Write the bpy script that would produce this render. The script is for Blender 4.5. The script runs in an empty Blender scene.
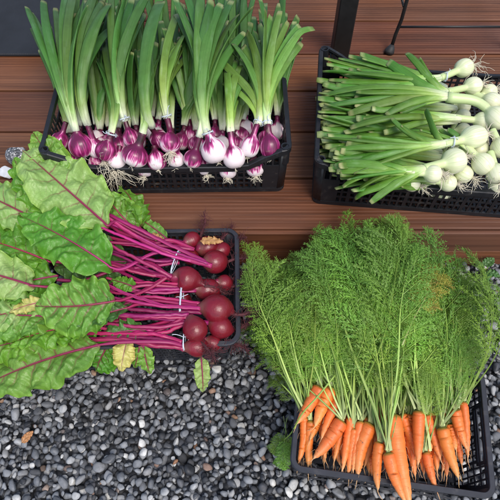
import bpy, math, random
import numpy as np
from mathutils import Vector, Matrix, Euler

random.seed(7)
rng = np.random.default_rng(11)
scene = bpy.context.scene
COL = scene.collection
R = math.radians

# ------------------------------------------------------------------ camera
CAM_H = 1.21
PITCH = R(58.0)          # downwards from the horizon
FPX = 541.0              # focal length for a 500 px wide frame
cam_d = bpy.data.cameras.new("camera")
cam = bpy.data.objects.new("camera", cam_d)
COL.objects.link(cam)
cam.location = (0, 0, CAM_H)
cam.rotation_euler = (R(90) - PITCH, 0, 0)
cam_d.sensor_width = 36
cam_d.lens = 36 * FPX / 500
cam_d.clip_start = 0.02
cam_d.clip_end = 200
scene.camera = cam
CP, SP = math.cos(PITCH), math.sin(PITCH)

def P(px, py, z):
    """place on the horizontal plane of height z that the photo shows at (px, py)"""
    a = (px - 250) / FPX
    b = (250 - py) / FPX
    d = Vector((a, CP + b * SP, -SP + b * CP))
    k = (CAM_H - z) / -d.z
    return Vector((d.x * k, d.y * k, z))

# ------------------------------------------------------------------ scene helpers
def tag(o, label=None, cat=None, group=None, kind=None):
    if label: o['label'] = label
    if cat: o['category'] = cat
    if group: o['group'] = group
    if kind: o['kind'] = kind
    return o

def empty(name, loc, label, cat, group=None):
    o = bpy.data.objects.new(name, None)
    o.empty_display_size = 0.02
    COL.objects.link(o)
    o.location = loc
    return tag(o, label, cat, group)

def wn(v):
    v = np.asarray(v, float)
    n = np.linalg.norm(v)
    return v / n if n > 1e-9 else v

class MB:
    def __init__(self):
        self.v = []; self.f = []; self.t = []; self.u = []; self.n = 0; self.smooth = []
    def add(self, v, f, t=None, u=None, smooth=True):
        v = np.asarray(v, float).reshape(-1, 3)
        m = len(v)
        self.v.append(v)
        self.f += [tuple(i + self.n for i in q) for q in f]
        self.smooth += [smooth] * len(f)
        self.t.append(np.zeros(m) if t is None else np.asarray(t, float).reshape(-1))
        self.u.append(np.zeros(m) if u is None else np.asarray(u, float).reshape(-1))
        self.n += m
        return self
    def box(self, c, s, rz=0.0, rx=0.0, ry=0.0):
        M = Euler((rx, ry, rz)).to_matrix()
        vs = []
        for x in (-.5, .5):
            for y in (-.5, .5):
                for z in (-.5, .5):
                    p = M @ Vector((x * s[0], y * s[1], z * s[2])) + Vector(c)
                    vs.append(p[:])
        f = [(0, 1, 3, 2), (4, 6, 7, 5), (0, 4, 5, 1), (2, 3, 7, 6), (0, 2, 6, 4), (1, 5, 7, 3)]
        return self.add(vs, f, smooth=False)
    def tube(self, path, radii, n=8, flat=1.0, side=None, t0=0., t1=1., keel=0., roll=0., ts=None):
        path = np.asarray(path, float); m = len(path)
        radii = np.ones(m) * np.asarray(radii, float)
        flat = np.ones(m) * np.asarray(flat, float)
        tan = np.gradient(path, axis=0)
        tan /= (np.linalg.norm(tan, axis=1)[:, None] + 1e-12)
        if side is None:
            side = np.cross(tan[0], (0, 0, 1.0))
            if np.linalg.norm(side) < 1e-3: side = np.array((1., 0, 0))
        f1 = wn(np.asarray(side) - tan[0] * np.dot(side, tan[0]))
        rings = []; us = []
        th = np.arange(n) * 2 * math.pi / n
        for i in range(m):
            f1 = wn(f1 - tan[i] * np.dot(f1, tan[i]))
            f2 = np.cross(f1, tan[i])
            a = th + roll * i / max(1, m - 1)
            cx = np.cos(th) * radii[i]
            cy = np.sin(th) * radii[i] * flat[i] + keel * radii[i] * np.abs(np.cos(th))
            r0 = roll * i / max(1, m - 1)
            x2 = cx * math.cos(r0) - cy * math.sin(r0)
            y2 = cx * math.sin(r0) + cy * math.cos(r0)
            rings.append(path[i] + x2[:, None] * f1 + y2[:, None] * f2)
            us.append(np.abs(((th / (2 * math.pi)) * 2) - 1))
        V = np.concatenate(rings + [path[:1], path[-1:]])
        tt = np.linspace(t0, t1, m) if ts is None else np.asarray(ts)
        T = np.concatenate([np.repeat(tt, n), [tt[0], tt[-1]]])
        U = np.concatenate([np.concatenate(us), [.5, .5]])
        F = []
        for i in range(m - 1):
            for j in range(n):
                k = (j + 1) % n
                F.append((i * n + j, i * n + k, (i + 1) * n + k, (i + 1) * n + j))
        b = m * n
        for j in range(n):
            k = (j + 1) % n
            F.append((b, k, j)); F.append((b + 1, (m - 1) * n + j, (m - 1) * n + k))
        return self.add(V, F, T, U)
    def build(self, name, mat, parent=None, loc=None):
        V = np.concatenate(self.v)
        off = Vector((0, 0, 0))
        if parent is not None: off = parent.location
        elif loc is not None: off = Vector(loc)
        V = V - np.array(off)
        me = bpy.data.meshes.new(name)
        me.from_pydata(V.tolist(), [], self.f)
        me.polygons.foreach_set('use_smooth', self.smooth)
        for nm, arr in (('t', self.t), ('u', self.u)):
            a = me.attributes.new(nm, 'FLOAT', 'POINT')
            a.data.foreach_set('value', np.concatenate(arr).astype(np.float32))
        me.materials.append(mat)
        me.update()
        o = bpy.data.objects.new(name, me)
        COL.objects.link(o)
        if parent is not None: o.parent = parent
        elif loc is not None: o.location = off
        return o

def bez(p0, p1, p2, p3, n):
    s = np.linspace(0, 1, n)[:, None]
    p0, p1, p2, p3 = (np.asarray(p, float) for p in (p0, p1, p2, p3))
    return (1 - s) ** 3 * p0 + 3 * (1 - s) ** 2 * s * p1 + 3 * (1 - s) * s ** 2 * p2 + s ** 3 * p3

def catmull(pts, n):
    pts = [np.asarray(p, float) for p in pts]
    pts = [2 * pts[0] - pts[1]] + pts + [2 * pts[-1] - pts[-2]]
    out = []
    segs = len(pts) - 3
    for s in np.linspace(0, segs - 1e-6, n):
        i = int(s); u = s - i
        a, b, c, d = pts[i:i + 4]
        out.append(.5 * ((2 * b) + (c - a) * u + (2 * a - 5 * b + 4 * c - d) * u * u + (3 * b - a - 3 * c + d) * u ** 3))
    return np.array(out)

def snoise(x, y, seed, f=1.0, octs=3):
    g = np.random.default_rng(seed)
    r = 0; amp = 1.
    for o in range(octs):
        for k in range(4):
            a = g.uniform(0, 2 * math.pi); ph = g.uniform(0, 6.28)
            ff = f * (2 ** o) * g.uniform(.7, 1.3)
            r = r + amp * np.sin((x * math.cos(a) + y * math.sin(a)) * ff * 6.28 + ph) / 4
        amp *= .5
    return r

# ------------------------------------------------------------------ materials
class NT:
    def __init__(self, name):
        self.m = bpy.data.materials.new(name); self.m.use_nodes = True
        self.t = self.m.node_tree; self.b = self.t.nodes['Principled BSDF']
        self.out = self.t.nodes['Material Output']
    def n(self, typ, **kw):
        nd = self.t.nodes.new('ShaderNode' + typ)
        ins = kw.pop('ins', {})
        for k, v in kw.items(): setattr(nd, k, v)
        for k, v in ins.items(): self.put(nd, k, v)
        return nd
    def put(self, nd, k, v):
        s = nd.inputs[k]
        if isinstance(v, bpy.types.NodeSocket): self.t.links.new(v, s)
        elif isinstance(v, bpy.types.Node): self.t.links.new(v.outputs[0], s)
        else:
            if isinstance(v, tuple) and len(v) == 3 and s.type == 'RGBA': v = v + (1,)
            s.default_value = v
    def set(self, **kw):
        for k, v in kw.items(): self.put(self.b, k.replace('_', ' '), v)
        return self
    def attr(self, name): return self.n('Attribute', attribute_name=name).outputs['Fac']
    def math(self, op, a, b=0., c=None, clamp=False):
        nd = self.n('Math', operation=op, use_clamp=clamp)
        self.put(nd, 0, a); self.put(nd, 1, b)
        if c is not None: self.put(nd, 2, c)
        return nd.outputs[0]
    def mix(self, f, a, b, mode='MIX'):
        nd = self.n('Mix', data_type='RGBA', blend_type=mode)
        self.put(nd, 0, f); self.put(nd, 6, a); self.put(nd, 7, b)
        return nd.outputs[2]
    def ramp(self, f, stops, interp='LINEAR'):
        nd = self.n('ValToRGB'); nd.color_ramp.interpolation = interp
        el = nd.color_ramp.elements
        while len(el) < len(stops): el.new(.5)
        for e, (p, c) in zip(el, stops):
            e.position = p; e.color = tuple(c) + (1,) if len(c) == 3 else c
        self.put(nd, 0, f); return nd.outputs[0]
    def noise(self, vec=None, scale=5., detail=3., rough=.55, dist=0., fac=True):
        nd = self.n('TexNoise'); nd.inputs['Scale'].default_value = scale
        nd.inputs['Detail'].default_value = detail; nd.inputs['Roughness'].default_value = rough
        nd.inputs['Distortion'].default_value = dist
        if vec is not None: self.put(nd, 'Vector', vec)
        return nd.outputs[0] if fac else nd.outputs[1]
    def vec(self, x=0., y=0., z=0.):
        nd = self.n('CombineXYZ'); self.put(nd, 0, x); self.put(nd, 1, y); self.put(nd, 2, z)
        return nd.outputs[0]
    def obj(self): return self.n('TexCoord').outputs['Object']
    def map(self, vec, scale=(1, 1, 1), loc=(0, 0, 0)):
        nd = self.n('Mapping'); nd.inputs['Scale'].default_value = scale; nd.inputs['Location'].default_value = loc
        self.put(nd, 0, vec); return nd.outputs[0]
    def rand(self): return self.n('ObjectInfo').outputs['Random']
    def bump(self, h, strength=.3, dist=.002):
        nd = self.n('Bump'); nd.inputs['Strength'].default_value = strength; nd.inputs['Distance'].default_value = dist
        self.put(nd, 'Height', h); self.put(self.b, 'Normal', nd.outputs[0]); return nd
    def translucent(self, col, w=.3):
        tr = self.n('BsdfTranslucent'); self.put(tr, 'Color', col)
        mx = self.n('MixShader'); self.put(mx, 0, w)
        self.t.links.new(self.b.outputs[0], mx.inputs[1]); self.t.links.new(tr.outputs[0], mx.inputs[2])
        self.t.links.new(mx.outputs[0], self.out.inputs['Surface'])
    def hsv(self, col, h=.5, s=1., v=1.):
        nd = self.n('HueSaturation'); self.put(nd, 'Hue', h); self.put(nd, 'Saturation', s); self.put(nd, 'Value', v)
        self.put(nd, 'Color', col); return nd.outputs[0]

def randvary(m, col, hv=.03, vv=.35):
    r = m.rand()
    h = m.math('MULTIPLY_ADD', r, hv, .5 - hv / 2)
    r2 = m.math('FRACT', m.math('MULTIPLY', r, 7.31))
    v = m.math('MULTIPLY_ADD', r2, vv, 1 - vv / 2)
    return m.hsv(col, h, 1., v)

def mat_onion_leaf(name, stops, hv=.035):
    m = NT(name)
    t, u = m.attr('t'), m.attr('u')
    n1 = m.noise(m.vec(m.math('MULTIPLY', u, 26.), m.math('MULTIPLY', t, 2.2), m.math('MULTIPLY', m.rand(), 60.)), 1.0, 3.)
    n2 = m.noise(m.obj(), 38., 4., .6)
    tt = m.math('ADD', t, m.math('MULTIPLY_ADD', n1, .16, -.08))
    c = m.ramp(tt, stops)
    c = m.mix(m.math('MULTIPLY_ADD', n1, 1.6, -.6, clamp=True), c, m.hsv(c, .49, .95, 1.5))
    c = m.mix(m.math('MULTIPLY_ADD', n2, 2.2, -.95, clamp=True), c, m.hsv(c, .49, 1.05, .66))
    dry = m.math('MULTIPLY', m.math('MULTIPLY_ADD', t, 22., -20.6, clamp=True), m.math('MULTIPLY_ADD', n2, 3., -.7, clamp=True), clamp=True)
    c = m.mix(dry, c, (.36, .40, .15))
    fl = m.noise(m.obj(), 170., 3., .6)
    c = m.mix(m.math('MULTIPLY_ADD', fl, 8., -5.6, clamp=True), c, (.33, .40, .2))
    bl = m.noise(m.vec(m.math('MULTIPLY', u, 3.), m.math('MULTIPLY', t, 5.), m.math('MULTIPLY', m.rand(), 90.)), 1., 3.)
    c = m.mix(m.math('MULTIPLY_ADD', bl, 4., -2.2, clamp=True), c, m.hsv(c, .505, .75, 1.35))
    c = randvary(m, c, hv, .45)
    m.set(Base_Color=c, Roughness=m.math('MULTIPLY_ADD', n2, .3, .27), Specular_IOR_Level=.5)
    m.bump(m.math('ADD', n1, m.math('MULTIPLY', n2, .5)), .5, .0012)
    m.translucent(c, .16)
    return m.m

M = {}
M['leaf_dark'] = mat_onion_leaf('scallion_green', [(0, (.72, .76, .60)), (.06, (.58, .68, .38)), (.14, (.26, .42, .10)), (.27, (.085, .205, .030)), (1, (.040, .128, .022))])
M['leaf_light'] = mat_onion_leaf('scallion_light_green', [(0, (.74, .78, .6)), (.07, (.52, .66, .30)), (.18, (.26, .44, .07)), (.5, (.13, .29, .045)), (1, (.09, .22, .035))])
M['leaf_white'] = mat_onion_leaf('spring_onion_green', [(0, (.80, .84, .60)), (.10, (.64, .76, .40)), (.24, (.30, .50, .10)), (.42, (.12, .28, .030)), (1, (.065, .19, .018))])

def mat_red_bulb():
    m = NT('red_onion_skin')
    t, u = m.attr('t'), m.attr('u')
    o = m.math('MULTIPLY', m.rand(), 40.)
    st = m.noise(m.vec(m.math('MULTIPLY', u, 26.), m.math('MULTIPLY', t, 1.4), o), 1., 4., .65)
    big = m.noise(m.vec(m.math('MULTIPLY', u, 2.6), m.math('MULTIPLY', t, 2.2), o), 1., 2.)
    k = m.math('MULTIPLY_ADD', t, 3.1, -1.35)
    k = m.math('ADD', k, m.math('MULTIPLY_ADD', st, 3.0, -1.5))
    k = m.math('ADD', k, m.math('MULTIPLY_ADD', big, 4.6, -1.9))
    k = m.math('ADD', k, m.math('MULTIPLY_ADD', m.rand(), 1.0, -.5), clamp=True)
    c = m.ramp(k, [(0, (.80, .70, .71)), (.25, (.66, .28, .44)), (.5, (.42, .03, .19)), (.8, (.24, .012, .10)), (1, (.12, .008, .05))])
    neck = m.math('MULTIPLY_ADD', m.math('ADD', t, m.math('MULTIPLY_ADD', m.rand(), .2, -.1)), 8., -6.0, clamp=True)
    c = m.mix(neck, c, m.mix(m.math('MULTIPLY_ADD', big, 5., -2.2, clamp=True), (.11, .010, .04), (.03, .012, .012)))
    d = m.noise(m.obj(), 60., 3.)
    c = m.mix(m.math('MULTIPLY_ADD', d, 6., -3.9, clamp=True), c, (.26, .19, .13))
    m.set(Base_Color=c, Roughness=.3, Specular_IOR_Level=.5, Coat_Weight=.15, Coat_Roughness=.2)
    m.bump(st, .35, .0012)
    return m.m
M['red_bulb'] = mat_red_bulb()

def mat_white_bulb():
    m = NT('white_onion_skin')
    t, u = m.attr('t'), m.attr('u')
    o = m.math('MULTIPLY', m.rand(), 40.)
    st = m.noise(m.vec(m.math('MULTIPLY', u, 24.), m.math('MULTIPLY', t, 1.4), o), 1., 4., .6)
    d = m.noise(m.obj(), 45., 4., .7)
    tt = m.math('ADD', t, m.math('MULTIPLY_ADD', st, .2, -.1))
    c = m.ramp(tt, [(0, (.50, .44, .28)), (.07, (.72, .70, .50)), (.45, (.74, .76, .52)), (.75, (.64, .72, .38)), (1, (.50, .64, .28))])
    c = m.mix(m.math('MULTIPLY_ADD', st, 3.4, -1.6, clamp=True), c, (.50, .58, .28))
    c = m.mix(m.math('MULTIPLY_ADD', d, 6., -4.2, clamp=True), c, (.30, .25, .17))
    m.set(Base_Color=c, Roughness=.33, Specular_IOR_Level=.5)
    m.bump(st, .25, .001)
    return m.m
M['white_bulb'] = mat_white_bulb()

def simple(name, col, rough=.5, nscale=40., amt=.3, metallic=0., bump=0., vary=0., spec=.5):
    m = NT(name)
    n = m.noise(m.obj(), nscale, 4., .6)
    c = m.hsv(col, .5, 1., m.math('MULTIPLY_ADD', n, amt * 2, 1 - amt))
    if vary: c = randvary(m, c, vary * .08, vary)
    m.set(Base_Color=c, Roughness=m.math('MULTIPLY_ADD', n, .2, rough - .1), Metallic=metallic, Specular_IOR_Level=spec)
    if bump: m.bump(n, .5, bump)
    return m.m

M['root_white'] = simple('onion_root_hairs', (.62, .57, .44, 1), .8, 60., .35)
M['root_beet'] = simple('beet_root_hairs', (.085, .02, .025, 1), .8, 60., .4)
M['twine'] = simple('twine', (.55, .62, .68, 1), .7, 200., .2)
M['rubber'] = simple('black_rubber', (.02, .02, .02, 1), .6, 100., .3)
M['post'] = simple('black_painted_steel', (.012, .012, .012, 1), .45, 60., .4, bump=.0003)
M['dry_leaf'] = simple('dry_leaf', (.42, .22, .10, 1), .7, 90., .4, bump=.001)

def mat_plastic(name, col):
    m = NT(name)
    n = m.noise(m.obj(), 45., 5., .65); sc = m.noise(m.map(m.obj(), (1, 1, 1)), 240., 3., .6)
    c = m.hsv(col + (1,), .5, 1., m.math('MULTIPLY_ADD', n, 1.0, .5))
    dust = m.math('MULTIPLY_ADD', n, 5., -2.9, clamp=True)
    c = m.mix(m.math('MULTIPLY', dust, .45), c, (.12, .105, .085))
    m.set(Base_Color=c, Roughness=m.math('MULTIPLY_ADD', sc, .25, .33), Specular_IOR_Level=.45)
    m.bump(sc, .15, .0006)
    return m.m
M['plastic'] = mat_plastic('black_crate_plastic', (.013, .014, .017))
M['plastic2'] = mat_plastic('dark_grey_crate_plastic', (.028, .030, .038))

def mat_carrot():
    m = NT('carrot_skin')
    t, u = m.attr('t'), m.attr('u')
    o = m.math('MULTIPLY', m.rand(), 40.)
    ring = m.noise(m.vec(m.math('MULTIPLY', u, 1.6), m.math('MULTIPLY', t, 60.), o), 1., 4., .65)
    n = m.noise(m.obj(), 55., 4., .6)
    c = m.ramp(t, [(0, (.16, .20, .03)), (.025, (.40, .20, .03)), (.06, (.76, .17, .028)), (.6, (.82, .205, .038)), (.9, (.80, .30, .09)), (1, (.68, .42, .2))])
    c = m.mix(m.math('MULTIPLY_ADD', ring, 5., -3.1, clamp=True), c, (.42, .075, .012))
    c = m.mix(m.math('MULTIPLY_ADD', n, 3., -1.7, clamp=True), c, (.82, .29, .075))
    c = m.mix(m.math('MULTIPLY_ADD', m.noise(m.obj(), 150., 3.), 9., -5.9, clamp=True), c, (.13, .06, .035))
    c = randvary(m, c, .014, .25)
    m.set(Base_Color=c, Roughness=m.math('MULTIPLY_ADD', n, .3, .28), Specular_IOR_Level=.5, Subsurface_Weight=.08, Subsurface_Scale=.004)
    m.bump(ring, .6, .0009)
    return m.m
M['carrot'] = mat_carrot()

def mat_frond():
    m = NT('carrot_greens')
    t = m.attr('t')
    n = m.noise(m.obj(), 9., 3.)
    c = m.ramp(t, [(0, (.50, .58, .26)), (.10, (.30, .44, .11)), (.45, (.27, .42, .08)), (.60, (.15, .29, .042)), (1, (.15, .30, .045))])
    c = m.mix(m.math('MULTIPLY_ADD', n, 2.2, -.9, clamp=True), c, m.hsv(c, .485, 1.05, 1.5))
    c = randvary(m, c, .03, .6)
    m.set(Base_Color=c, Roughness=.45, Specular_IOR_Level=.4)
    m.translucent(c, .22)
    return m.m
M['frond'] = mat_frond()
mf = NT('yellowing_carrot_greens')
cf = mf.ramp(mf.attr('t'), [(0, (.45, .5, .2)), (.5, (.38, .36, .05)), (1, (.42, .37, .05))])
cf = mf.mix(mf.math('MULTIPLY_ADD', mf.noise(mf.obj(), 30.), 3, -1.4, clamp=True), cf, (.26, .13, .03))
mf.set(Base_Color=cf, Roughness=.5); mf.translucent(cf, .25)
M['frond_yellow'] = mf.m

def mat_stalk():
    m = NT('beet_stalk')
    t, u = m.attr('t'), m.attr('u')
    o = m.math('MULTIPLY', m.rand(), 40.)
    st = m.noise(m.vec(m.math('MULTIPLY', u, 9.), m.math('MULTIPLY', t, 1.2), o), 1., 3.)
    c = m.mix(m.math('MULTIPLY_ADD', st, 3.4, -1.3, clamp=True), (.20, .005, .060), (.50, .024, .17))
    c = m.mix(m.math('MULTIPLY_ADD', t, 2.4, -1.2, clamp=True), c, (.30, .02, .07))
    c = m.mix(m.math('MULTIPLY_ADD', st, 5., -3.1, clamp=True), c, (.55, .22, .26))
    c = randvary(m, c, .03, .6)
    m.set(Base_Color=c, Roughness=.42, Specular_IOR_Level=.5)
    m.bump(st, .4, .001)
    return m.m
M['stalk'] = mat_stalk()

def mat_beet():
    m = NT('beet_skin')
    t, u = m.attr('t'), m.attr('u')
    n = m.noise(m.obj(), 26., 5., .65); ring = m.noise(m.vec(m.math('MULTIPLY', u, 1.5), m.math('MULTIPLY', t, 30.), 0.), 1., 3.)
    c = m.ramp(t, [(0, (.12, .010, .018)), (.45, (.17, .007, .015)), (.70, (.19, .009, .022)), (.86, (.17, .055, .045)), (1, (.24, .018, .06))])
    c = m.mix(m.math('MULTIPLY_ADD', n, 6., -3.7, clamp=True), c, (.13, .055, .04))
    c = m.mix(m.math('MULTIPLY_ADD', m.noise(m.obj(), 110., 3., .7), 6., -3.9, clamp=True), c, (.20, .09, .06))
    c = m.mix(m.math('MULTIPLY_ADD', n, -4., 1.6, clamp=True), c, (.075, .006, .015))
    m.set(Base_Color=c, Roughness=m.math('MULTIPLY_ADD', n, .5, .12), Specular_IOR_Level=.5)
    m.bump(m.math('ADD', n, m.math('MULTIPLY', ring, .12)), .7, .003)
    return m.m
M['beet'] = mat_beet()

def mat_leaf(name, c1, c2, edge, veincol, trans=.14):
    m = NT(name)
    v, t, u = m.attr('vein'), m.attr('t'), m.attr('u')
    n = m.noise(m.obj(), 22., 5., .6)
    n2 = m.noise(m.obj(), 7., 3., .5, .5)
    vo = m.n('TexVoronoi', feature='DISTANCE_TO_EDGE'); vo.inputs['Scale'].default_value = 120.
    m.put(vo, 'Vector', m.n('TexCoord').outputs['Object'])
    net = m.math('MULTIPLY_ADD', vo.outputs[0], -9., 1., clamp=True)
    c = m.mix(m.math('MULTIPLY_ADD', n2, 3., -1., clamp=True), c1, c2)
    c = m.mix(m.math('MULTIPLY', m.math('MULTIPLY_ADD', n, 2., -.7, clamp=True), .5), c, m.hsv(c, .495, 1., 1.5))
    c = m.mix(m.math('MULTIPLY', net, .16), c, m.hsv(c, .5, .9, .6))
    c = m.mix(m.math('MULTIPLY', m.math('MULTIPLY_ADD', u, 5., -4., clamp=True), .8), c, edge)
    spot = m.math('MULTIPLY_ADD', m.noise(m.obj(), 48., 2., .4), 14., -10.4, clamp=True)
    c = m.mix(spot, c, (.16, .11, .04))
    c = randvary(m, c, .02, .25)
    c = m.mix(v, c, veincol)
    m.set(Base_Color=c, Roughness=m.math('MULTIPLY_ADD', n, .3, .28), Specular_IOR_Level=.45)
    h = m.math('ADD', m.math('MULTIPLY', n, 1.), m.math('MULTIPLY', net, -.15))
    m.bump(h, .6, .0022)
    m.translucent(c, trans)
    return m.m
VR = (.19, .018, .05)
M['bl_bright'] = mat_leaf('beet_leaf_green', (.065, .215, .015), (.115, .30, .022), (.16, .34, .03), (.13, .04, .035))
M['bl_pale'] = mat_leaf('beet_leaf_pale_underside', (.17, .32, .07), (.27, .40, .12), (.22, .38, .05), VR)
M['bl_mid'] = mat_leaf('beet_leaf_mid', (.09, .24, .028), (.165, .34, .05), (.18, .36, .035), VR)
M['bl_dark'] = mat_leaf('beet_leaf_dark', (.045, .13, .025), (.08, .20, .035), (.10, .22, .04), (.15, .03, .05))
M['bl_yellow'] = mat_leaf('beet_leaf_yellowed', (.60, .55, .16), (.52, .52, .14), (.45, .32, .10), (.5, .42, .2))
for k in ('leaf_weed',):
    M[k] = mat_leaf('weed_leaf', (.05, .14, .04), (.08, .2, .05), (.07, .18, .05), (.10, .2, .07))

# ------------------------------------------------------------------ wood deck
DZ = .145      # deck height above the gravel
DY = .727      # front edge
def mat_wood(name, dark=1.0):
    m = NT(name)
    tc = m.obj()
    isl = m.n('NewGeometry').outputs['Random Per Island']
    off = m.vec(m.math('MULTIPLY', isl, 13.), m.math('MULTIPLY', isl, 7.), 0.)
    ad = m.n('VectorMath', operation='ADD'); m.put(ad, 0, tc); m.put(ad, 1, off)
    g = m.noise(m.map(ad.outputs[0], (1.6, 75., 75.)), 1., 6., .62, .6)
    g2 = m.noise(m.map(ad.outputs[0], (.9, 18., 18.)), 1., 4., .6, 1.1)
    big = m.noise(m.map(ad.outputs[0], (1.7, 4., 4.)), 1., 3., .5)
    k = m.math('ADD', m.math('MULTIPLY', g, .55), m.math('MULTIPLY', g2, .45))
    c = m.ramp(k, [(.28, (.030 * dark, .011 * dark, .005 * dark)), (.45, (.092 * dark, .031 * dark, .014 * dark)), (.6, (.145 * dark, .052 * dark, .024 * dark)), (.78, (.22 * dark, .105 * dark, .053 * dark))])
    c = m.hsv(c, m.math('MULTIPLY_ADD', isl, .016, .492), m.math('MULTIPLY_ADD', big, .5, .72), m.math('MULTIPLY_ADD', big, .9, .55))
    c = m.hsv(c, .5, 1., m.math('MULTIPLY_ADD', isl, .35, .82))
    wet = m.noise(m.map(tc, (3, 6, 6)), 1., 3.)
    m.set(Base_Color=c, Roughness=m.math('MULTIPLY_ADD', wet, .4, .42), Specular_IOR_Level=.3)
    m.bump(k, .7, .0022)
    return m.m
M['wood'] = mat_wood('deck_timber', 1.12)
M['wood2'] = mat_wood('fascia_timber', 1.25)

def board(mb, x0, x1, y0, y1, z0, z1, ribs=True, wob=0):
    """a deck board whose top is finely ribbed along its length"""
    w = y1 - y0
    prof = [(y0, z0), (y0, z1 - .003), (y0 + .003, z1)]
    if ribs:
        nr = int(w / .0115)
        for i in range(nr):
            a = y0 + .008 + (w - .016) * i / nr; b = (w - .016) / nr
            prof += [(a + b * .05, z1), (a + b * .62, z1), (a + b * .72, z1 - .0014), (a + b * .9, z1 - .0014)]
    prof += [(y1 - .003, z1), (y1, z1 - .003), (y1, z0)]
    n = len(prof)
    v = [(x0, y, z) for y, z in prof] + [(x1, y, z) for y, z in prof]
    f = [(i, i + 1, n + i + 1, n + i) for i in range(n - 1)] + [(0, n, 2 * n - 1, n - 1)]
    f += [tuple(range(n))[::-1], tuple(range(n, 2 * n))]
    mb.add(v, f, smooth=False)

mb = MB()
y = DY
BW = .152
k = 0
while y < 4.2:
    board(mb, -3.2, 3.2, y, y + BW, DZ - .027, DZ - (.0 if k % 2 else .0006))
    y += BW + .0075; k += 1
o = mb.build('deck', M['wood']); tag(o, kind='structure')
mb = MB()
board(mb, -3.2, 3.2, DY - .013, DY - .0015, .062, DZ - .004, ribs=False)
board(mb, -3.2, 3.2, DY - .011, DY + .004, -.06, .058, ribs=False)
for x in np.arange(-3.1, 3.2, .6):
    mb.box((x, 2.4, .055), (.045, 3.3, .12))
o = mb.build('deck_fascia', M['wood2']); tag(o, kind='structure')

# black mat lying on the deck, top left
mm = NT('woven_black_mat')
w1 = mm.n('TexWave'); w1.inputs['Scale'].default_value = 60.; w1.bands_direction = 'X'; mm.put(w1, 'Vector', mm.obj())
w2 = mm.n('TexWave'); w2.inputs['Scale'].default_value = 60.; w2.bands_direction = 'Y'; mm.put(w2, 'Vector', mm.obj())
hh = mm.math('ADD', w1.outputs[1], w2.outputs[1])
nn = mm.noise(mm.obj(), 14., 5., .6)
mm.set(Base_Color=mm.hsv((.011, .013, .017, 1), .5, 1., mm.math('MULTIPLY_ADD', nn, 1.4, .3)), Roughness=.75)
mm.bump(hh, .3, .001)
a = P(86, 57, DZ)
mb = MB(); mb.box((a.x - .6, a.y + .35, DZ + .006), (1.2, .70, .010))
mat_o = mb.build('door_mat', mm.m, loc=(a.x - .6, a.y + .35, DZ + .002))
mat_o.modifiers.new('b', 'BEVEL').width = .003
tag(mat_o, 'flat black mat lying on the brown deck in the top left corner', 'mat')

# ------------------------------------------------------------------ gravel
mg = NT('pebbles')
isl = mg.n('NewGeometry').outputs['Random Per Island']
r2 = mg.math('FRACT', mg.math('MULTIPLY', isl, 91.7))
r3 = mg.math('FRACT', mg.math('MULTIPLY', isl, 417.3))
c = mg.ramp(isl, [(0, (.018, .020, .024)), (.16, (.052, .056, .064)), (.38, (.115, .124, .137)), (.65, (.19, .203, .218)), (.84, (.28, .29, .30)), (.94, (.38, .39, .39)), (1, (.58, .58, .55))])
warm = mg.math('MULTIPLY_ADD', r2, 40., -38.7, clamp=True)
c = mg.mix(warm, c, mg.ramp(r3, [(0, (.24, .11, .055)), (.5, (.30, .19, .12)), (1, (.16, .07, .05))]))
gr = mg.math('MULTIPLY_ADD', r3, 10., -7.5, clamp=True)
c = mg.mix(mg.math('MULTIPLY', gr, .4), c, mg.hsv(c, .5, .1, 1.1))
sp = mg.noise(mg.obj(), 420., 3., .7); sp2 = mg.noise(mg.obj(), 90., 4., .6, .8)
c = mg.hsv(c, .5, 1., mg.math('MULTIPLY_ADD', sp2, 1.1, .45))
c = mg.mix(mg.math('MULTIPLY_ADD', sp, 4., -2.3, clamp=True), c, mg.hsv(c, .5, .8, 1.5))
mg.set(Base_Color=c, Roughness=mg.math('MULTIPLY_ADD', r3, .3, .48), Specular_IOR_Level=.4)
mg.bump(sp2, .3, .0008)

# ground sheet: dark earth with a gravel pattern beyond the modelled pebbles
mgr = NT('gravel_bed')
vo = mgr.n('TexVoronoi'); vo.inputs['Scale'].default_value = 75.; mgr.put(vo, 'Vector', mgr.obj())
rr = mgr.math('FRACT', mgr.math('MULTIPLY', vo.outputs['Color'], 3.))
cc = mgr.ramp(rr, [(0, (.012, .014, .018)), (.5, (.04, .045, .055)), (.9, (.12, .13, .15)), (1, (.3, .3, .3))])
cc = mgr.mix(mgr.math('MULTIPLY_ADD', vo.outputs[0], 3.0, -1.2, clamp=True), cc, (.006, .006, .007))
mgr.set(Base_Color=cc, Roughness=.7)
mgr.bump(mgr.math('MULTIPLY', vo.outputs[0], -1.), 1., .008)
mb = MB()
mb.add([(-30, -30, -.014), (30, -30, -.014), (30, 30, -.014), (-30, 30, -.014)], [(0, 1, 2, 3)], smooth=False)
o = mb.build('ground', mgr.m); tag(o, kind='structure')

def ico(sub):
    import bmesh
    bm = bmesh.new(); bmesh.ops.create_icosphere(bm, subdivisions=sub, radius=1.0)
    v = np.array([x.co[:] for x in bm.verts]); f = np.array([[q.index for q in p.verts] for p in bm.faces])
    bm.free(); return v, f

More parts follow.
